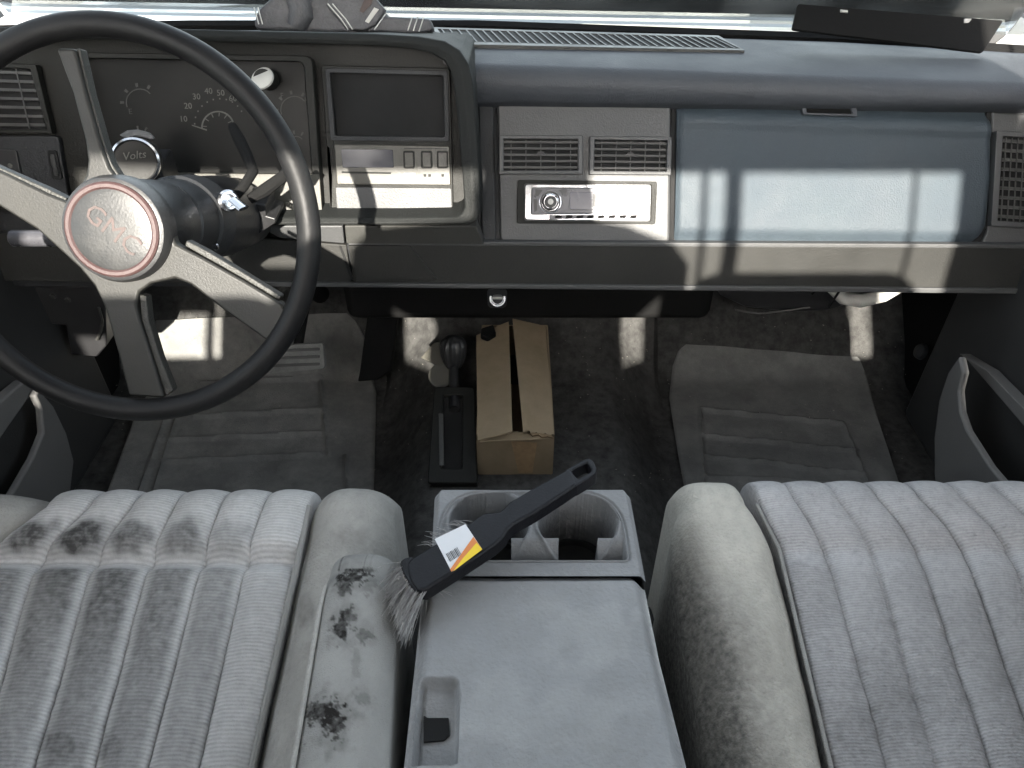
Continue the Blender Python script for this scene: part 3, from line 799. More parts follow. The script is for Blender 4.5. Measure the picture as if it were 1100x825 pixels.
for s, x, y in (('10', 197, 128), ('20', 202, 114), ('30', 211, 104), ('40', 224, 98), ('50', 237, 100), ('60', 250, 106)):
    text_bm(bm, s, GP.at(x, y), (0, .3, 1), CL.n, .011)
for k in range(11):
    a = math.radians(180-k*15); cx, cy = 236, 133
    x, y = cx+27*math.cos(a), cy-27*math.sin(a)
    slab_bm(bm, [(x-.6, y-.8), (x+.6, y-.8), (x+.6, y+.8), (x-.6, y+.8)], GP, 0, .0006)
finish('gauge_markings', bm, M['mark'], cl, smooth=False)
bm = bmesh.new()
for cx, cy, r in ((316, 118, 15), (150, 110, 15), (318, 155, 9), (150, 150, 9)):
    bm = bmesh.new(); arc_bm(bm, cx, cy, r-1, r, 40, 200, 10, GP)
    for k in range(4):
        a = 60+k*40; arc_bm(bm, cx, cy, r+2, r+6, a-4, a+4, 1, GP)
    finish('dial_markings', bm, M['markdim'], cl, smooth=False)
for s, x, y in (('F', 303, 103), ('H', 330, 108), ('C', 302, 150), ('P R N D', 210, 192), ('E', 140, 120)):
    text('dial_letters', s, GP.at(x, y), (0, .3, 1), CL.n, .010, M['markdim'], cl)
for cx, cy, r in ((236, 150, .048), (316, 118, .022)):
    pass
slab('needle', [(206, 134), (222, 139), (222, 140.5), (206, 135)], CL, .009, .0008, M['mark'], cl, 0)
slab('sunlit_strip', [(182, 186), (343, 187), (347, 239), (187, 236)], CL, .0225, .018, M['hvac'], cl, .001)  # pale strip in the outline of the sunlit band, light put into colour
# small round knob standing on the panel
c = CL.sh(.004).at(290, 86)
kb = lathe('panel_knob', c, CL.n, [(0, .013), (.03, .013), (.03, .010)], M['bezel'], dash, 24)
lathe('knob_face', c+CL.n*.030, (-.25, -.75, 1), [(0, .0155), (.003, .0155), (.004, .014)], M['white'], kb, 28)
# right module: storage pocket and climate panel
mod = ring('control_module', rquad([(345, 70), (483, 73), (487, 234), (355, 233)], 3), rquad([(352, 76), (478, 79), (480, 149), (358, 148)], 3), CL, .016, .012, M['bezel'], dash, .0015)
slab('pocket_floor', rquad([(352, 76), (478, 79), (480, 150), (358, 149)], 3), CL, .0052, .001, M['slot'], mod, 0)
ring('pocket_rim', rquad([(349, 73), (481, 76), (483, 152), (355, 151)], 3), rquad([(354, 78), (476, 81), (478, 147), (360, 146)], 3), CL, .018, .004, M['dash'], mod, .001)
hv = slab('climate_panel', rquad([(359, 155), (483, 157), (484, 199), (362, 198)], 2), CL, .0185, .010, M['hvac'], mod, .0012)
slab('display', rquad([(366, 160), (422, 161), (423, 180), (368, 180)], 1), CL, .0192, .002, M['lcd'], mod, .0004)
slab('lower_panel', rquad([(360, 201), (485, 202), (486, 232), (362, 231)], 2), CL, .0180, .010, M['stack'], mod, .0012)
for x in (433, 452, 469):
    ring('climate_button', rquad([(x, 162), (x+12, 162), (x+12.5, 181), (x+.5, 181)], 2), rquad([(x+1.5, 164), (x+10.5, 164), (x+11, 179), (x+2, 179)], 1), CL, .0200, .002, M['bezel'], mod, 0)
    slab('button_face', [(x+2, 164.5), (x+10, 164.5), (x+10.5, 178.5), (x+2.3, 178.5)], CL, .0195, .001, M['hvac'], mod, 0)
slab('button_mark', [(434, 186), (446, 186), (446, 193), (434, 193)], CL, .0190, .001, M['blue'], mod, 0)
bm = bmesh.new()
for x in (455, 460, 474): slab_bm(bm, [(x, 187), (x+3, 187), (x+3, 190), (x, 190)], CL, .0190, .0006)
slab_bm(bm, [(367, 184), (420, 185), (420, 187), (367, 186)], CL, .0190, .0006)
slab_bm(bm, [(434, 159), (480, 159.6), (480, 160.2), (434, 159.6)], CL, .0190, .0006)
finish('panel_marks', bm, M['bezel'], mod, smooth=False)
for q in ((479, 66), (492, 226)):
    lathe('screw', CL.sh(.016).at(*q), CL.n, [(0, .004), (.001, .0035)], M['black'], mod, 12)
# left vent and switches
vent([(-60, 70), (32, 74), (50, 139), (-60, 138)], CL, .008, 7, 3, frame_w=6, fm=M['bezel'], m=M['slat'])
sw = slab('switch_panel', rquad([(-80, 146), (62, 146), (74, 216), (-80, 216)], 4), CL, .014, .010, M['dash'], dash, .002)
slab('headlight_switch', rquad([(-30, 161), (17, 161), (24, 196), (-30, 196)], 3), CL, .018, .006, M['black'], sw, .001)
lathe('switch_dot', CL.sh(.018).at(11, 178), CL.n, [(0, .0035), (.001, .003)], M['mark'], sw, 12)
slab('dimmer_slot', rquad([(50, 161), (60, 161), (67, 193), (56, 193)], 4), CL, .0165, .004, M['slot'], sw, .0006)
slab('dimmer_wheel', rquad([(53, 166), (58, 166), (63, 189), (58, 189)], 2), CL, .0185, .003, M['black'], sw, .001)
text('switch_mark', '-', CL.sh(.0145).at(28, 158), (0, .3, 1), CL.n, .012, M['markdim'], sw)
# panels between hood and knee panel, left of centre
slab('lower_trim', [(285, 243), (368, 243), (370, 262), (300, 256), (290, 250)], yz((1.0, .49), (1.005, .443)), .0045, .02, M['stack'], dash, .002)  # paler material here stands for the sunlit stretch
slab('lower_trim', [(370, 243), (512, 243), (520, 263), (372, 262)], yz((1.0, .49), (1.005, .443)), .004, .02, M['trim_shaded'], dash, .002)  # darker material here stands for the shaded stretch
slab('ash_tray', [(374, 264), (440, 264), (470, 300), (383, 304)], KN, .009, .006, M['knee'], dash, .001)
slab('panel_gap', [(364, 264), (366.5, 264), (380, 300), (377, 301)], KN, .0068, .002, M['slot'], dash, 0)
# under-dash lighter socket
sb = slab('lighter_bracket', rquad([(523, 311), (545, 311), (544, 331), (524, 331)], 5), yz((1.0, .372), (1.01, .34)), .002, .002, M['dash'], dash, .0005)
cq = yz((1.0, .372), (1.01, .34)).sh(.002).at(534.5, 320.5)
lathe('socket', cq, (0, -1, .5), [(0, .0125), (.004, .0125), (.004, .0100), (.001, .0095)], M['chrome'], sb, 24)
lathe('socket_cap', cq, (0, -1, .5), [(.001, .0085), (.006, .0080), (.007, .006)], M['black'], sb, 24)
slab('socket_mark', [(529, 319.5), (540, 319.5), (540, 321.5), (529, 321.5)], yz((1.0, .372), (1.01, .34)), .0105, .001, M['white'], sb, 0)
bm = bmesh.new(); box_bm(bm, (.03, 1.20, .305), (.66, .12, .19)); finish('under_dash_blocker', bm, M['blackm'], dash, bevel=.02, seg=3)  # added black box that cuts the tops of the floor sun patches
# heater box and ducts below the right of the dash
bm = bmesh.new()
pts = [(760, 300), (775, 320), (800, 332), (850, 338), (890, 336), (930, 324), (970, 306)]
prism_bm(bm, [ypl(1.12).at(*q) for q in pts], [ypl(1.12).at(*q)+V((0, .2, 0)) for q in pts])
hb = finish('heater_box', bm, M['black'], dash, bevel=.012, seg=3)
bm = bmesh.new()
tube_bm(bm, [ypl(1.10).at(*q) for q in ((893, 310), (905, 320), (925, 323), (950, 318), (975, 306))], [.008, .011, .012, .010, .006], 12)
finish('duct', bm, M['white'], dash)
tube('wire', [ypl(1.10).at(*q) for q in ((790, 333), (815, 337), (850, 333), (870, 330))], .0016, M['slat'], dash, 6)
for k, q in enumerate([[(880, 308), (872, 316)], [(905, 308), (890, 330)]]):
    tube('wire', [ypl(1.09).at(*p) for p in q], .002, M['blackm'], dash, 6)
# fuse box and bracket clutter low on the left
bm = bmesh.new()
for q, yy in (([(18, 308), (112, 308), (114, 372), (104, 384), (76, 382), (70, 350), (24, 346)], 1.05), ([(30, 350), (64, 350), (66, 372), (36, 372)], 1.10)):
    prism_bm(bm, [ypl(yy).at(*p) for p in q], [ypl(yy).at(*p)+V((0, .08, 0)) for p in q])
fb = finish('fuse_box', bm, M['black'], dash, bevel=.004)
for q in ((32, 316), (57, 318), (73, 322)):
    lathe('screw', ypl(1.05).at(*q), (0, -1, 0), [(0, .005), (.003, .004)], M['slat'], fb, 12)
tube('wire', [ypl(1.045).at(*p) for p in ((106, 330), (110, 345), (108, 356), (104, 365))], .0025, M['slat'], dash, 6)
# silver release handle on the left
ch = thing('release_handle', V((-.62, .86, .50)), 'bright silver cylindrical handle left of the steering column', 'handle')
p0 = ypl(.86).at(12, 256); p1 = ypl(.86).at(75, 256)
lathe('grip', p0, p1-p0, [(0, .008), (.002, .0105), (.08, .0105)], M['silver'], ch, 20)
tube('stem', [p1, p1+V((.02, .16, 0))], .006, M['black'], ch, 10)

# ================================================================== STEERING COLUMN + WHEEL
AX = V((0, -math.cos(math.radians(25)), math.sin(math.radians(25))))     # from column towards driver
c0 = ray(129, 246); WC = CAM+c0*.76
WP = PL(WC, AX)
sw_ = thing('steering_wheel', WC, 'black rimmed steering wheel with four worn silver spokes and a round red-ringed hub', 'steering wheel')
U = V((1, 0, 0)); W = AX.cross(U)
if W.z < 0: W = -W
RR, tr_ = .1865, .0118
bm = bmesh.new()
N_ = 128
for k in range(N_):
    pass
tube_bm(bm, [WC+(U*math.cos(2*math.pi*k/N_)+W*math.sin(2*math.pi*k/N_))*RR for k in range(N_)], tr_, 18, closed=True)
finish('rim', bm, M['rim'], sw_)
spider = [(60, 52), (78, 100), (91, 150), (94, 172), (92, 188), (84, 202), (72, 217), (50, 208), (0, 184), (-60, 156), (-66, 192), (0, 222), (40, 247), (62, 267), (85, 288), (101, 307), (112, 330), (118, 350), (127, 382), (138, 425),
          (176, 428), (163, 385), (150, 345), (146, 328), (149, 314), (162, 305), (188, 299), (205, 306), (241, 334), (286, 366), (296, 366), (306, 352), (309, 338), (302, 326), (260, 301), (219, 278), (188, 262), (178, 230), (160, 205), (128, 195), (117, 180), (108, 156), (92, 100), (80, 52)]
slab('spoke', spider, WP, .000, .014, M['spoke'], sw_, .003, 3)
# darker ribbed side bands of the spokes
for q in ([(81, 52), (93, 100), (109, 156), (118, 180), (128, 195), (131, 193), (120, 176), (113, 156), (97, 100), (86, 52)],
          [(0, 180), (-60, 152), (-60, 157), (0, 185), (50, 209), (70, 218), (72, 213), (52, 203)],
          [(219, 276), (260, 299), (300, 323), (302, 318), (263, 294), (223, 270), (200, 258), (198, 264)],
          [(149, 316), (152, 345), (166, 388), (178, 426), (186, 420), (172, 385), (160, 345), (157, 318)]):
    slab('spoke_edge', q, WP, -.005, .013, M['spokedark'], sw_, .0015)
hubc = WC+AX*.002
bm = bmesh.new()
lathe_bm(bm, hubc, AX, [(-.012, .052), (.004, .052), (.012, .049), (.014, .044)], 56)
hub = finish('hub', bm, M['black'], sw_)
lathe('hub_ring', hubc, AX, [(.010, .0462), (.0150, .0455), (.0165, .0435), (.0165, .0405), (.0150, .0385), (.0120, .038)], M['pink'], hub, 64)
lathe('hub_cap', hubc, AX, [(.012, .0392), (.0152, .0388), (.0158, .036), (.0165, .02), (.0168, .002)], M['hubface'], hub, 64)
a = math.radians(-42)
up = (W*math.cos(a)+U*math.sin(-a))
text('hub_letters', 'GMC', hubc+AX*.0166+V((.002, 0, 0)), up, AX, .027, M['red'], hub, .0004)
# shroud behind the wheel
lathe('wheel_shroud', WC, -AX, [(.010, .045), (.018, .0475), (.05, .048), (.085, .047), (.092, .043)], M['black'], sw_, 48)
col = thing('steering_column', WC-AX*.2, 'black and grey steering column with chrome ignition lock and two stalks', 'steering column')
lathe('column_jacket', WC-AX*.094, -AX, [(0, .040), (.004, .045), (.02, .047), (.07, .050), (.16, .052), (.26, .046)], M['black'], col, 40)
c1_ = WC-AX*.135
bm = bmesh.new(); lathe_bm(bm, c1_, -AX, [(0, .046), (.005, .0515), (.045, .0530), (.05, .048)], 40); finish('column_collar', bm, M['dash'], col)
lk = CAM+ray(250, 212)*.93
igp = c1_-AX*.02+U*.048
d = (AX*.75+U*.65+W*.1).normalized()
ig = lathe('ignition_lock', CAM+ray(243, 216)*.90, d, [(-.03, .013), (0, .013), (.008, .0125), (.010, .010), (.010, .0075), (.004, .007)], M['chrome'], col, 24)
tube('key', [CAM+ray(250, 214)*.885, CAM+ray(262, 224)*.875], .0045, M['chrome'], col, 8, squash=(1.5, .5))
tube('turn_signal_stalk', [CAM+ray(250, 214)*.93, CAM+ray(262, 200)*.93, CAM+ray(272, 184)*.94, CAM+ray(266, 168)*.95, CAM+ray(256, 148)*.96, CAM+ray(250, 136)*.97], [.006, .006, .0065, .007, .0075, .006], M['blackm'], col, 10)
tube('gear_stalk', [CAM+ray(268, 214)*.94, CAM+ray(285, 204)*.94, CAM+ray(304, 190)*.93, CAM+ray(312, 180)*.93], [.006, .008, .007, .006], M['blackm'], col, 10)
bm = bmesh.new(); slab_bm(bm, [(262, 218), (285, 220), (286, 232), (296, 235), (296, 240), (262, 262)], ypl(.93), 0, .05); finish('bracket', bm, M['black'], col, bevel=.002)
lathe('screw', CAM+ray(232, 265)*.88, AX, [(0, .004), (.003, .003)], M['chrome'], col, 10)
# lower column and shaft to the floor
tube('steering_shaft', [WC-AX*.34, WC-AX*.34+V((.02, .25, -.30))], .018, M['blackm'], col, 14)
# added round gauge
gd = thing('round_gauge', CAM+ray(146, 175)*.98, 'small round chrome-rimmed extra gauge above the steering hub', 'gauge')
gc = CAM+ray(146, 173)*.95; gn = (CAM-gc).normalized()*.8+V((0, -.3, .1))
gn.normalize()
lathe('gauge_case', gc, gn, [(-.05, .022), (-.045, .027), (0, .0275), (.003, .0275)], M['black'], gd, 40)
lathe('gauge_bezel', gc, gn, [(.001, .0285), (.005, .0280), (.007, .0255), (.004, .0235), (.001, .0235)], M['chrome'], gd, 40)
lathe('gauge_dial', gc, gn, [(.001, .0236), (.0035, .0236)], M['gauge'], gd, 40)
ty = text('gauge_script', 'Volts', gc+gn*.004+V((0, 0, .007)), (0, 0, 1), gn, .013, M['mark'], gd, .0003, .3)
bm = bmesh.new(); slab_bm(bm, [(128, 145), (136, 140), (148, 139), (160, 142), (166, 148), (163, 150), (148, 146), (133, 148)], PL(gc, (0, -.8, .5)), .004, .004)
finish('gauge_visor', bm, M['stack'], gd, bevel=.001)
bm = bmesh.new(); box_bm(bm, gc+V((.0, .05, -.045)), (.03, .05, .06)); finish('gauge_mount', bm, M['black'], gd, bevel=.004)

# ================================================================== PEDALS
TB = yz((1.2, .0), (1.3, .095))
bp = thing('brake_pedal', (-.38, 1.1, .15), 'wide worn rubber brake pedal above the driver mat', 'pedal')
BPp = yz((1.10, .16), (1.16, .25))
ped = slab('pedal_pad', rquad([(287, 371), (347, 368), (349, 396), (285, 402)], 4), BPp, .02, .012, M['mat'], bp, .003)
bm = bmesh.new()
for k in range(3):
    y = 375+k*8; slab_bm(bm, [(291, y+.6), (343, y-1.4), (343, y+1.6), (291, y+3.6)], BPp, .0225, .003)
finish('pedal_ribs', bm, M['slat'], ped, bevel=.0008)
tube('pedal_arm', [BPp.at(318, 384), V((-.36, 1.22, .30)), V((-.35, 1.24, .45))], .009, M['blackm'], bp, 8)
ap = thing('accelerator_pedal', (-.24, 1.2, .1), 'long dark accelerator pedal to the right of the brake pedal', 'pedal')
AP = yz((1.14, .05), (1.26, .20))
slab('pedal_pad', [(397, 322), (426, 316), (429, 330), (420, 398), (405, 408), (384, 410), (386, 400)], AP, .02, .014, M['blackm'], ap, .003)
tube('pedal_arm', [AP.at(410, 340), V((-.22, 1.3, .4))], .007, M['blackm'], ap, 8)

# ================================================================== FLOOR MATS
def floor_at(px, py, off=0):
    r = ray(px, py); t = .5
    while t < 3.2:
        p = CAM+r*t
        if p.z <= floor_z(p.x, p.y)+off:
            lo, hi = t-.01, t
            for _ in range(14):
                m_ = (lo+hi)/2; p = CAM+r*m_
                if p.z <= floor_z(p.x, p.y)+off: hi = m_
                else: lo = m_
            t = hi; break
        t += .01
    return CAM+r*t
def inset_grid(name, poly, off, m, parent, nu, nv, hf, df=None, edge=.006):
    # poly: function (u,v)->pixel
    bm = bmesh.new(); g = []
    for j in range(nv+1):
        for i in range(nu+1):
            u, v = i/nu, j/nv; q = poly(u, v)
            p = floor_at(*q, off)
            e = min(u, 1-u, v, 1-v)
            g.append(bm.verts.new(p+V((0, 0, hf(u, v, *q)-(edge if e == 0 else 0)))))
    for j in range(nv):
        for i in range(nu):
            a = j*(nu+1)+i; bm.faces.new((g[a], g[a+1], g[a+nu+2], g[a+nu+1]))
    return finish(name, bm, m, parent, ang=60)
dl = [(208, 448, 347, 440), (172, 473, 350, 465), (165, 497, 345, 488), (345, 410, 352, 488), (215, 412, 345, 405), (347, 440, 352, 488), (180, 445, 150, 530), (195, 435, 165, 530), (372, 490, 372, 530)]
def dm(u, v):
    y = lerp(lerp(342, 334, u), 600, v)
    xl = interp([342, 380, 420, 450, 530, 600], [166, 165, 158, 142, 113, 88], y); xr = interp([334, 345, 360, 420, 530, 600], [372, 384, 391, 404, 401, 400], y)
    return lerp(xl, xr, u), y
mL = inset_grid('floor_mat', dm, .012, M['mat'], None, 110, 130, lambda u, v, x, y: .007*line_h(x, y, dl)+.002*noise.noise(V((x*.03, y*.03, 1)))+.006*math.exp(-((x-interp([350, 420, 600], [384, 392, 392], y))/5)**2)*0)
tag(mL, 'dusty rubber floor mat with a ribbed heel pad on the driver side', 'floor mat')
pl_ = [(752, 440, 757, 528), (752, 440, 905, 455), (755, 468, 920, 485), (757, 490, 930, 510), (759, 512, 900, 520), (905, 455, 935, 528)]
def pm(u, v):
    y = lerp(lerp(367, 382, u), 600, v)
    xl = interp([367, 374, 390, 425, 470, 530, 600], [738, 729, 723, 719, 726, 737, 752], y)
    xr = interp([380, 386, 400, 450, 520, 600], [918, 925, 931, 945, 968, 990], y)
    return lerp(xl, xr, u), y
mR = inset_grid('floor_mat', pm, .012, M['matp'], None, 110, 130, lambda u, v, x, y: .007*line_h(x, y, pl_)+.003*noise.noise(V((x*.02, y*.02, 1))))
tag(mR, 'dark grey floor mat with ridge lines on the passenger side', 'floor mat')

bm = bmesh.new(); rd = random.Random(11)
for k in range(420):
    px, py = (rd.uniform(120, 470), rd.uniform(330, 540)) if k % 2 else (rd.uniform(600, 980), rd.uniform(340, 530))
    p = floor_at(px, py, .0135 if k % 3 else .008); r = rd.uniform(.0005, .0016)
    box_bm(bm, p+V((0, 0, r*.4)), (r, r*rd.uniform(.6, 2.4), r*.6), Matrix.Rotation(rd.uniform(0, 3.14), 3, 'Z'))
tag(finish('grit', bm, mat('grit', (.20, .19, .16), .9, .4, 200, 0), smooth=False), 'pale grit and crumbs scattered over the carpet and mats', 'grit', kind='stuff')
# ================================================================== CARDBOARD BOX
bx_ = thing('cardboard_box', (.0, 1.0, .1), 'open-topped narrow brown cardboard box standing on the transmission hump', 'box')
zb, zt = .105, .205
fl, fr_ = ypl(.868).at(512.5, 467), ypl(.868).at(594.5, 470)
x0, x1 = fl.x, fr_.x; y0, y1 = .868, 1.16
zt = fl.z; zb = ypl(.868).at(550, 509).z
bm = bmesh.new(); t = .003
for c, s in (((x0+x1)/2, 0), ): pass
box_bm(bm, ((x0+x1)/2, y0, (zb+zt)/2), (x1-x0, t, zt-zb)); box_bm(bm, ((x0+x1)/2, y1, (zb+zt)/2), (x1-x0, t, zt-zb))
box_bm(bm, (x0, (y0+y1)/2, (zb+zt)/2), (t, y1-y0, zt-zb)); box_bm(bm, (x1, (y0+y1)/2, (zb+zt)/2), (t, y1-y0, zt-zb))
box_bm(bm, ((x0+x1)/2, (y0+y1)/2, zb), (x1-x0, y1-y0, t))
bb = finish('box_walls', bm, M['card'], bx_, smooth=False)
def flap(q, zs, name='flap', m=M['card']):
    bm = bmesh.new()
    P = [zpl(z).at(*p) for p, z in zip(q, zs)]
    prism_bm(bm, P, [p-V((0, 0, .003)) for p in P])
    return finish(name, bm, m, bx_, bevel=.0006)
flap([(511.5, 360), (546.5, 345), (550.5, 463), (513, 473)], [zt+.004, zt+.014, zt+.018, zt+.003])
flap([(550.5, 342), (586, 350), (594.5, 466), (589, 468), (586, 465), (580, 467), (576, 464), (571, 466), (568, 462), (562, 464), (553.5, 461)], [zt+.016, zt+.004]+[zt+.004]*6+[zt+.012, zt+.022])
flap([(568, 462.5), (574, 464.5), (582, 465.5), (592, 467), (594, 470), (588, 468.5), (582, 469.5), (578, 466.5), (572, 468), (569, 465)], [zt+.0055]*10, 'torn_edge', M['cardin'])
flap([(515, 471), (553, 463), (594, 469), (594, 471), (515, 474)], [zt+.001]*5, 'end_flap')
# front face stain
slab('tape', [(549, 474), (577, 476), (572, 508), (557, 508)], ypl(.865), .0005, .001, M['cardedge'], bb, 0)
bm = bmesh.new(); P = [zpl(zt+.02).at(*p) for p in ((517, 352), (530, 348), (533, 357), (524, 362), (516, 359))]
prism_bm(bm, P, [p-V((0, 0, .012)) for p in P]); clip = finish('rag', bm, M['blackm'], None, bevel=.003); tag(clip, 'small black rag on the far corner of the cardboard box', 'rag')

# ================================================================== FLOOR SHIFTER
sf = thing('floor_shifter', (-.12, .98, .12), 'black floor shifter with fluted knob in a long slotted base left of the cardboard box', 'gear shifter')
SB = yz((.86, .12), (1.25, .26))
ring('shift_base', rquad([(466, 415), (510, 415), (513, 519), (459, 519)], 4), rquad([(476, 424), (497, 424), (496, 503), (474, 503)], 3), SB, .004, .03, M['bezel'], sf, .003)
slab('slot_floor', [(474, 422), (499, 422), (498, 505), (472, 505)], SB, -.006, .004, M['slot'], sf, 0)
slab('range_strip', [(471, 444), (476, 444), (477, 500), (472, 500)], SB, .0055, .003, M['slat'], sf, .0006)
kc = CAM+ray(487, 378)*1.36
tube('lever', [SB.at(488, 440), kc+V((0, .0, -.02)), kc], [.009, .008, .008], M['black'], sf, 12)
bm = bmesh.new(); kr = []
ax = V((0, .35, 1)).normalized()
kn_p = [(-.03, .012), (-.02, .018), (-.005, .022), (.012, .0235), (.022, .020), (.028, .012), (.030, .002)]
u_, w_ = frame_of(ax)
rs = []
for d_, r_ in kn_p:
    rs.append([bm.verts.new(kc+ax*d_+(u_*math.cos(2*math.pi*k/48)+w_*math.sin(2*math.pi*k/48))*r_*(1+.06*math.cos(k*math.pi/2))) for k in range(48)])
for A_, B_ in zip(rs, rs[1:]):
    for k in range(48): bm.faces.new((A_[k], A_[(k+1) % 48], B_[(k+1) % 48], B_[k]))
bm.faces.new(rs[-1]); bm.faces.new(rs[0][::-1])
finish('knob', bm, M['black'], sf)
# pale pieces beside the knob, their colour stands for sun on the boot
slab('sunlit_boot_patch', [(452, 384), (466, 368), (482, 366), (480, 388), (472, 394)], yz((1.14, .22), (1.24, .29)), .0, .004, M['hvac'], sf, .001)
lathe('sunlit_boot_disc', yz((1.12, .2), (1.22, .27)).at(474, 404), (0, -.6, .8), [(0, .023), (.004, .022)], M['hvac'], sf, 28)

# ================================================================== DOORS
for s, nm in ((-1, 'driver'), (1, 'passenger')):
    X = s*.80
    d = thing('door', (X, .6, .1), {-1: 'grey door panel with a bulging map pocket beside the driver seat', 1: 'dark door panel with a map pocket beside the passenger seat'}[s], 'door')
    bm = bmesh.new(); box_bm(bm, (X, .45, .33), (.06, 1.35, .66)); finish('door_panel', bm, M['doord'], d, bevel=.01)
    bm = bmesh.new(); box_bm(bm, (s*.82, .45, .67), (.10, 1.35, .03)); finish('window_sill', bm, M['doord'], d, bevel=.008)
    bm = bmesh.new(); box_bm(bm, (s*.83, .45, .98), (.006, 1.1, .6)); finish('window_glass', bm, M['glass'], d, smooth=False)
    # pocket: an upright shell, its inner wall bulging into the cab
    wall = [(1030, 382), (1018, 400), (1008, 430), (1003, 470), (1003, 510), (1010, 560), (1120, 590), (1100, 545), (1062, 500), (1038, 462), (1031, 442), (1029, 420), (1034, 400)] if s > 0 else \
           [(42, 418), (58, 436), (72, 465), (80, 495), (76, 530), (70, 575), (-60, 600), (-10, 560), (14, 530), (36, 492), (47, 465), (45, 440), (38, 425)]
    strip = [(1030, 380), (1040, 388), (1110, 470), (1180, 560), (1180, 520), (1110, 450), (1060, 398)] if s > 0 else \
            [(42, 418), (30, 430), (-5, 480), (-60, 560), (-60, 500), (-10, 440), (28, 408)]
    pk = slab('map_pocket', wall, xpl(s*.69 if s > 0 else s*.735), .004, .012, M['door'], d, .004, 3)
    slab('pocket_rim', strip, xpl(s*.745), .0, .02, M['door'], d, .004, 3)
    if s > 0:
        kq = xpl(.80).at(1002, 378)
        lathe('vent_button', kq+V((-.02, 0, 0)), (-1, 0, .3), [(0, .016), (.008, .014), (.012, .008)], M['dash'], d, 20)
# ================================================================== DASH-TOP THINGS
fo_ = thing('black_folder', (.72, 1.25, .67), 'flat black folder with two white clips leaning on the right of the dashboard top', 'folder')
FP = PL((.62, 1.235, .655), (0, -.72, .70))
slab('cover', rquad([(857, 4), (1078, 22), (1056, 56), (851, 31)], 3), FP, 0, .006, M['blackm'], fo_, .0015)
slab('clip', [(903, 10), (911, 11), (911, 13.5), (903, 12.5)], FP, .002, .003, M['white'], fo_, .0003)
slab('clip', [(1036, 20), (1044, 20), (1041, 24), (1036, 24)], FP, .002, .003, M['white'], fo_, .0003)
lc = thing('leather_case', (-.3, 1.25, .69), 'dark leather case with white stitching and a red mark on the dashboard above the instruments', 'case')
LP2 = PL((0, 1.22, .70), (0, -.9, .35))
cz = slab('case_body', [(274, 32), (272, 22), (277, 10), (290, -2), (318, -16), (372, -16), (398, -2), (414, 14), (412, 30), (380, 36)], LP2, .02, .09, M['leather'], lc, .012, 4)
slab('case_flap', [(372, 32), (350, 6), (356, -12), (398, -8), (414, 10), (404, 27), (392, 33)], LP2, .028, .02, M['leather'], lc, .004, 3)
slab('case_tail', [(400, 18), (412, 17), (462, 20), (466, 32), (455, 36), (392, 34)], LP2, .024, .03, M['leather'], lc, .005, 3)
tube('case_roll', [LP2.sh(.02).at(*q) for q in ((312, -14), (322, 4), (324, 16), (318, 30))], [.014, .018, .018, .014], M['leather'], lc, 14)
slab('red_mark', [(386, 12), (392, -2), (402, -4), (398, 6), (390, 14)], LP2, .0292, .001, M['red'], lc, 0)
slab('white_mark', [(392, 23), (402, 8), (407, 10), (396, 25)], LP2, .0292, .001, M['white'], lc, 0)
bm = bmesh.new()
for q in ([(352, 4), (366, 20), (374, 32)], [(357, 4), (371, 20), (379, 32)], [(273, 8), (278, 26)], [(277, 8), (282, 26)], [(443, 18), (438, 33)], [(449, 18), (444, 33)], [(455, 19), (450, 34)], [(415, 14), (402, 32)]):
    bm = bmesh.new(); tube_bm(bm, [LP2.sh(.029 if q[0][0] > 340 and q[0][0] < 420 else .0245).at(*p) for p in q], .0009, 6); finish('stitching', bm, M['stitch'], lc)
# ================================================================== OUTSIDE
hd = thing('truck_hood', (0, 1.6, .5), 'pale silver truck hood and cowl beyond the windshield', 'hood')
bm = bmesh.new(); NXh, NYh = 24, 16; g = []
for j in range(NYh+1):
    for i in range(NXh+1):
        u, v = i/NXh*2-1, j/NYh
        x = u*(.86-.04*v); y = 1.56+v*1.25
        z = .615-.05*v-.07*abs(u)**4-.14*max(0, v-.8)*4*max(0, v-.8)+.012*(1-sm(.25, .4, abs(u)))
        g.append(bm.verts.new((x, y, z)))
for j in range(NYh):
    for i in range(NXh):
        a = j*(NXh+1)+i; bm.faces.new((g[a], g[a+1], g[a+NXh+2], g[a+NXh+1]))
finish('hood_panel', bm, M['paint'], hd)
bm = bmesh.new(); box_bm(bm, (0, 1.48, .57), (1.74, .17, .03)); finish('cowl', bm, M['paint'], hd, bevel=.006)
for s in (-1, 1):
    bm = bmesh.new(); box_bm(bm, (s*.88, 2.1, .25), (.12, 1.5, .60)); finish('fender', bm, M['paint'], hd, bevel=.04, seg=4)
extr('cowl_seal', [(1.362, .63), (1.362, .655), (1.375, .660), (1.39, .63)], -.9, .9, M['blackm'], wpad, n=30, parent=hd)
for q in ([(180, 12), (235, 2), (262, -14)], [(400, 12), (450, 10), (520, 9), (640, 4), (700, -8)]):
    tube('wiper', [PL((0, 1.45, .66), (0, -.7, .7)).at(*p) for p in q], .006, M['black'], hd, 8)
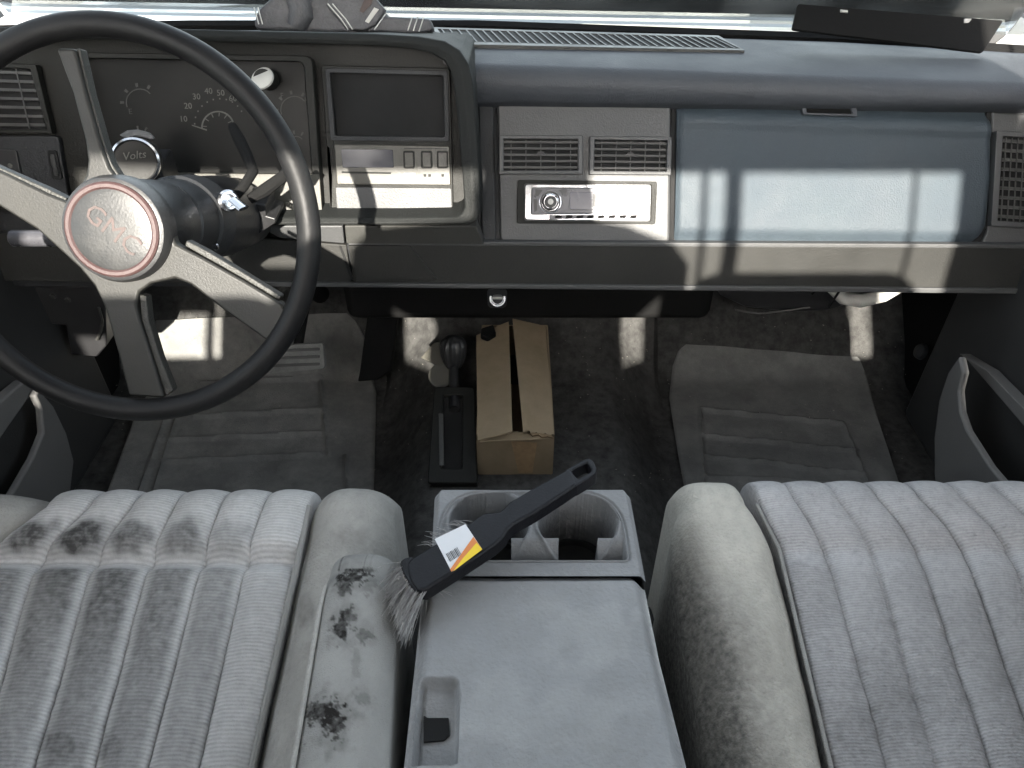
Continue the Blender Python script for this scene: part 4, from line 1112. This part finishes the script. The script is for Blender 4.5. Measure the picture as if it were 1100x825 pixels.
# neighbouring car with an alloy wheel
nc = thing('parked_car', (3.4, 5.6, -.595), 'pale green-grey car with alloy wheels parked beyond the right of the windshield', 'car')
import itertools
def cpt(x, z, w):                                # car local: x along its length, w across
    o = V((2.95, 5.3, -.595)); ang = math.radians(-8)
    dx = V((math.cos(ang), math.sin(ang), 0)); dy = V((-math.sin(ang), math.cos(ang), 0))
    return o+dx*x+dy*w+V((0, 0, z))
side = [(-3.4, .35), (-3.45, .6), (-3.3, .8), (-2.6, .92), (-1.9, 1.35), (-.4, 1.38), (.3, .98), (.95, .85), (1.0, .4), (.9, .28), (.40, .28)]
for k in range(9):
    a = math.radians(10+k*20); side.append((.38*math.cos(a), .31+.36*math.sin(a)))
side += [(-.40, .26), (-2.0, .24)]
for k in range(9):
    a = math.radians(10+k*20); side.append((-2.75+.38*math.cos(a), .31+.36*math.sin(a)))
side += [(-3.2, .26)]
bm = bmesh.new(); prism_bm(bm, [cpt(x, z, 0) for x, z in side], [cpt(x, z, 1.7) for x, z in side]); finish('car_body', bm, M['paint2'], nc, bevel=.04, seg=3)
bm = bmesh.new()
for q in ([(-1.8, .95), (-1.75, 1.28), (-1.0, 1.3), (-1.0, .95)], [(-.92, .95), (-.92, 1.3), (-.45, 1.3), (.1, .97)]):
    prism_bm(bm, [cpt(x, z, -.004) for x, z in q], [cpt(x, z, .01) for x, z in q])
finish('side_window', bm, M['lcd'], nc, smooth=False)
for wx in (0, -2.75):
    wc = cpt(wx, .31, .02); an = (cpt(0, 0, -1)-cpt(0, 0, 0)).normalized()
    wh = lathe('wheel', wc, an, [(-.18, .20), (-.16, .30), (0, .31), (.02, .29), (.02, .235), (0, .235), (-.05, .23)], M['tyre'], nc, 40)
    bm = bmesh.new(); lathe_bm(bm, wc, an, [(-.04, .235), (.022, .237), (.024, .222), (.0, .215), (-.03, .21)], 40)
    uu, ww = frame_of(an)
    for k in range(5):
        a = 2*math.pi*k/5+.3; dd = uu*math.cos(a)+ww*math.sin(a); pp = an.cross(dd)
        f = [wc+an*.015+dd*r+pp*w for r, w in ((.03, -.035), (.225, -.05), (.225, -.018), (.12, 0), (.225, .018), (.225, .05), (.03, .035))]
        prism_bm(bm, f, [p-an*.03 for p in f])
    lathe_bm(bm, wc, an, [(-.02, .05), (.02, .05), (.026, .03)], 20)
    finish('alloy_rim', bm, M['silver'], wh)

# ================================================================== BRUSH
br_ = thing('cleaning_brush', (0, .5, ZC+.02), 'black plastic brush with pale bristles and a yellow sticker across the cup holders', 'brush')
# brush axis from the bristle end to the handle tip
e0 = zpl(ZC+.024).at(448, 614); e1 = zpl(ZC+.042).at(634, 500)
ax_ = (e1-e0); Lb = ax_.length; ax_.normalize()
nrm = (V((0, 0, 1))-ax_*ax_.z).normalized(); lat = nrm.cross(ax_)
BP = PL(e0, nrm)
head = [(436, 606), (440, 600), (515, 561), (524, 559), (538, 558), (547, 553), (552, 549), (626, 493), (632, 491), (638, 497), (641, 506), (637, 513), (560, 563), (546, 571), (541, 580), (520, 597), (456, 634), (449, 634), (442, 625)]
hole = [(616, 503), (631, 495), (635, 506), (620, 514)]
outl = [(436, 607), (440, 600), (470, 582), (502, 563), (514, 554), (521, 550), (529, 550), (536, 549), (541, 545), (548, 538), (570, 525), (600, 508.5), (612, 502), (619, 514), (621, 520), (600, 534), (575, 550), (552, 563), (546, 568), (542, 576), (532, 585), (516, 596), (485, 616), (457, 634), (449, 634), (441, 624)]
slab('brush_head', outl, BP, .009, .018, M['brush'], br_, .004, 4)
ring('handle_loop', [(606, 505), (614, 500.5), (626, 493.5), (633, 491.5), (638, 495), (641, 503), (640, 508), (632, 514), (618, 522.5), (611, 514)], [(614, 506), (620, 502), (626, 499), (631, 497), (633, 500), (635.5, 504), (634, 507), (628, 510.5), (621, 514), (617, 510)], BP, .0086, .017, M['brush'], br_, .002, 3)
tube('head_lip', [BP.sh(.001).at(*q) for q in ((438, 604), (441, 615), (447, 626), (454, 634))], .007, M['brush'], br_, 10)
st = slab('sticker', [(467, 579), (500, 563), (518, 590), (485, 614)], BP, .0094, .0006, M['sticker'], br_, 0)
slab('sticker_band', [(508.5, 576.5), (518, 590), (485, 614), (483.5, 611.5)], BP, .0098, .0004, M['orange'], st, 0)
slab('sticker_band', [(512, 583), (518, 590), (487, 613.5), (497, 600)], BP, .0101, .0003, M['yellow'], st, 0)
bm = bmesh.new()
for k in range(9):
    t = k/9; a = V((479, 595)).lerp(V((492, 587)), t); b = a+V((4.5, 8))
    w = .35+.35*(k % 3 == 0)
    slab_bm(bm, [(a.x, a.y), (a.x+w, a.y-w*.5), (b.x+w, b.y-w*.5), (b.x, b.y)], BP, .0099, .0003)
finish('barcode', bm, M['black'], st, smooth=False)
0 and text('sticker_text', '22', BP.sh(.0104).at(509, 589), lat*-1 if lat.y < 0 else lat, nrm, .008, M['black'], st, .0001)
# bristles: flared strands from the head end
bm = bmesh.new(); rnd = random.Random(3)
tipc = V((436, 650))
for k in range(620):
    s = rnd.random(); dpt = rnd.uniform(-.008, .007)
    a = V((438, 604)).lerp(V((455, 633)), s)+V((rnd.uniform(0, 5), rnd.uniform(-2, 2)))
    f = BP.sh(dpt).at(a.x, a.y)
    # spread: most point away from the handle and downwards
    base = V((412, 612)).lerp(V((432, 672)), s**.9)
    e = base+V((rnd.gauss(0, 4.5), rnd.gauss(0, 6)))
    if rnd.random() < .04: e += V((rnd.uniform(-12, 22), rnd.uniform(-14, 10)))
    P2 = BP.sh(dpt*1.8-.006).at(e.x, e.y)-V((0, 0, .012+rnd.random()*.012)); mid = f.lerp(P2, .55)+V((rnd.gauss(0, .0012), rnd.gauss(0, .0012), .003+rnd.random()*.002))
    pts = [f.lerp(mid, .5)*.5+f*.25+mid*.25, mid, P2]; pts.insert(0, f)
    tube_bm(bm, pts, [.00032, .0003, .00026, .00016], 3, cap=False)
# stray hairs from the ferrule top
for k in range(36):
    a = V((rnd.uniform(462, 515), 0)); a.y = 600-(a.x-440)*.52-1
    f = BP.sh(.002).at(a.x, a.y); e = a+V((rnd.uniform(-26, -4), rnd.uniform(-10, 2)))
    P2 = BP.sh(rnd.uniform(-.004, .004)).at(e.x, e.y)
    tube_bm(bm, [f, f.lerp(P2, .5)+V((0, 0, .002)), P2], [.0003, .0003, .00015], 3, cap=False)
for k in range(14):
    a = V((rnd.uniform(452, 470), 632)); f = BP.sh(-.006).at(a.x, a.y); e = a+V((rnd.uniform(-10, 18), rnd.uniform(3, 14)))
    P2 = BP.sh(-.012).at(e.x, e.y); tube_bm(bm, [f, P2], [.0003, .00015], 3, cap=False)
finish('bristles', bm, M['bristle'], br_, recalc=False)
bm = bmesh.new(); q = [(441, 608), (452, 630), (440, 652), (428, 644), (420, 628), (424, 616)]
P = [BP.sh(-.004).at(*p) for p in q]; P = [p-V((0, 0, .0 if i < 2 else .014)) for i, p in enumerate(P)]
prism_bm(bm, P, [p-V((0, 0, .008)) for p in P]); finish('bristle_core', bm, M['bristled'], br_, bevel=.003)

# ================================================================== CAMERA, LIGHT
cd = bpy.data.cameras.new('camera'); co = bpy.data.objects.new('camera', cd); COL.objects.link(co)
co.location = CAM; co.rotation_euler = (math.pi/2-PITCH, 0, 0)
cd.sensor_width = 36; cd.lens = 36*F/1100; cd.clip_start = .01; cd.clip_end = 1000
S.camera = co
EL = math.atan(.51); SUN_AZ = math.radians(0)
sd = bpy.data.lights.new('sun', 'SUN'); sd.energy = 2.4; sd.angle = math.radians(.6); sd.color = (1, .94, .84)
so = bpy.data.objects.new('sun', sd); COL.objects.link(so)
so.rotation_euler = V((math.sin(SUN_AZ)*math.cos(EL), math.cos(EL), -math.sin(EL))).to_track_quat('-Z', 'Y').to_euler()
so.location = (0, -5, 4)
w = bpy.data.worlds.new('World'); S.world = w; w.use_nodes = True
nt = w.node_tree; bg = nt.nodes['Background']; sk = nt.nodes.new('ShaderNodeTexSky'); sk.sky_type = 'NISHITA'
sk.sun_disc = False; sk.sun_elevation = EL; sk.sun_rotation = math.pi; sk.dust_density = 3.0; sk.air_density = 1.0
hs = nt.nodes.new('ShaderNodeHueSaturation'); hs.inputs['Saturation'].default_value = .35
nt.links.new(sk.outputs[0], hs.inputs['Color']); nt.links.new(hs.outputs[0], bg.inputs[0]); bg.inputs[1].default_value = .115
S.view_settings.view_transform = 'Standard'; S.view_settings.look = 'None'; S.view_settings.gamma = 1
S.view_settings.exposure = 3.25
S.cycles.use_denoising = True
S.cycles.max_bounces = 8; S.cycles.diffuse_bounces = 5; S.cycles.transparent_max_bounces = 12
S.cycles.caustics_reflective = False; S.cycles.caustics_refractive = False
S.cycles.sample_clamp_indirect = 4
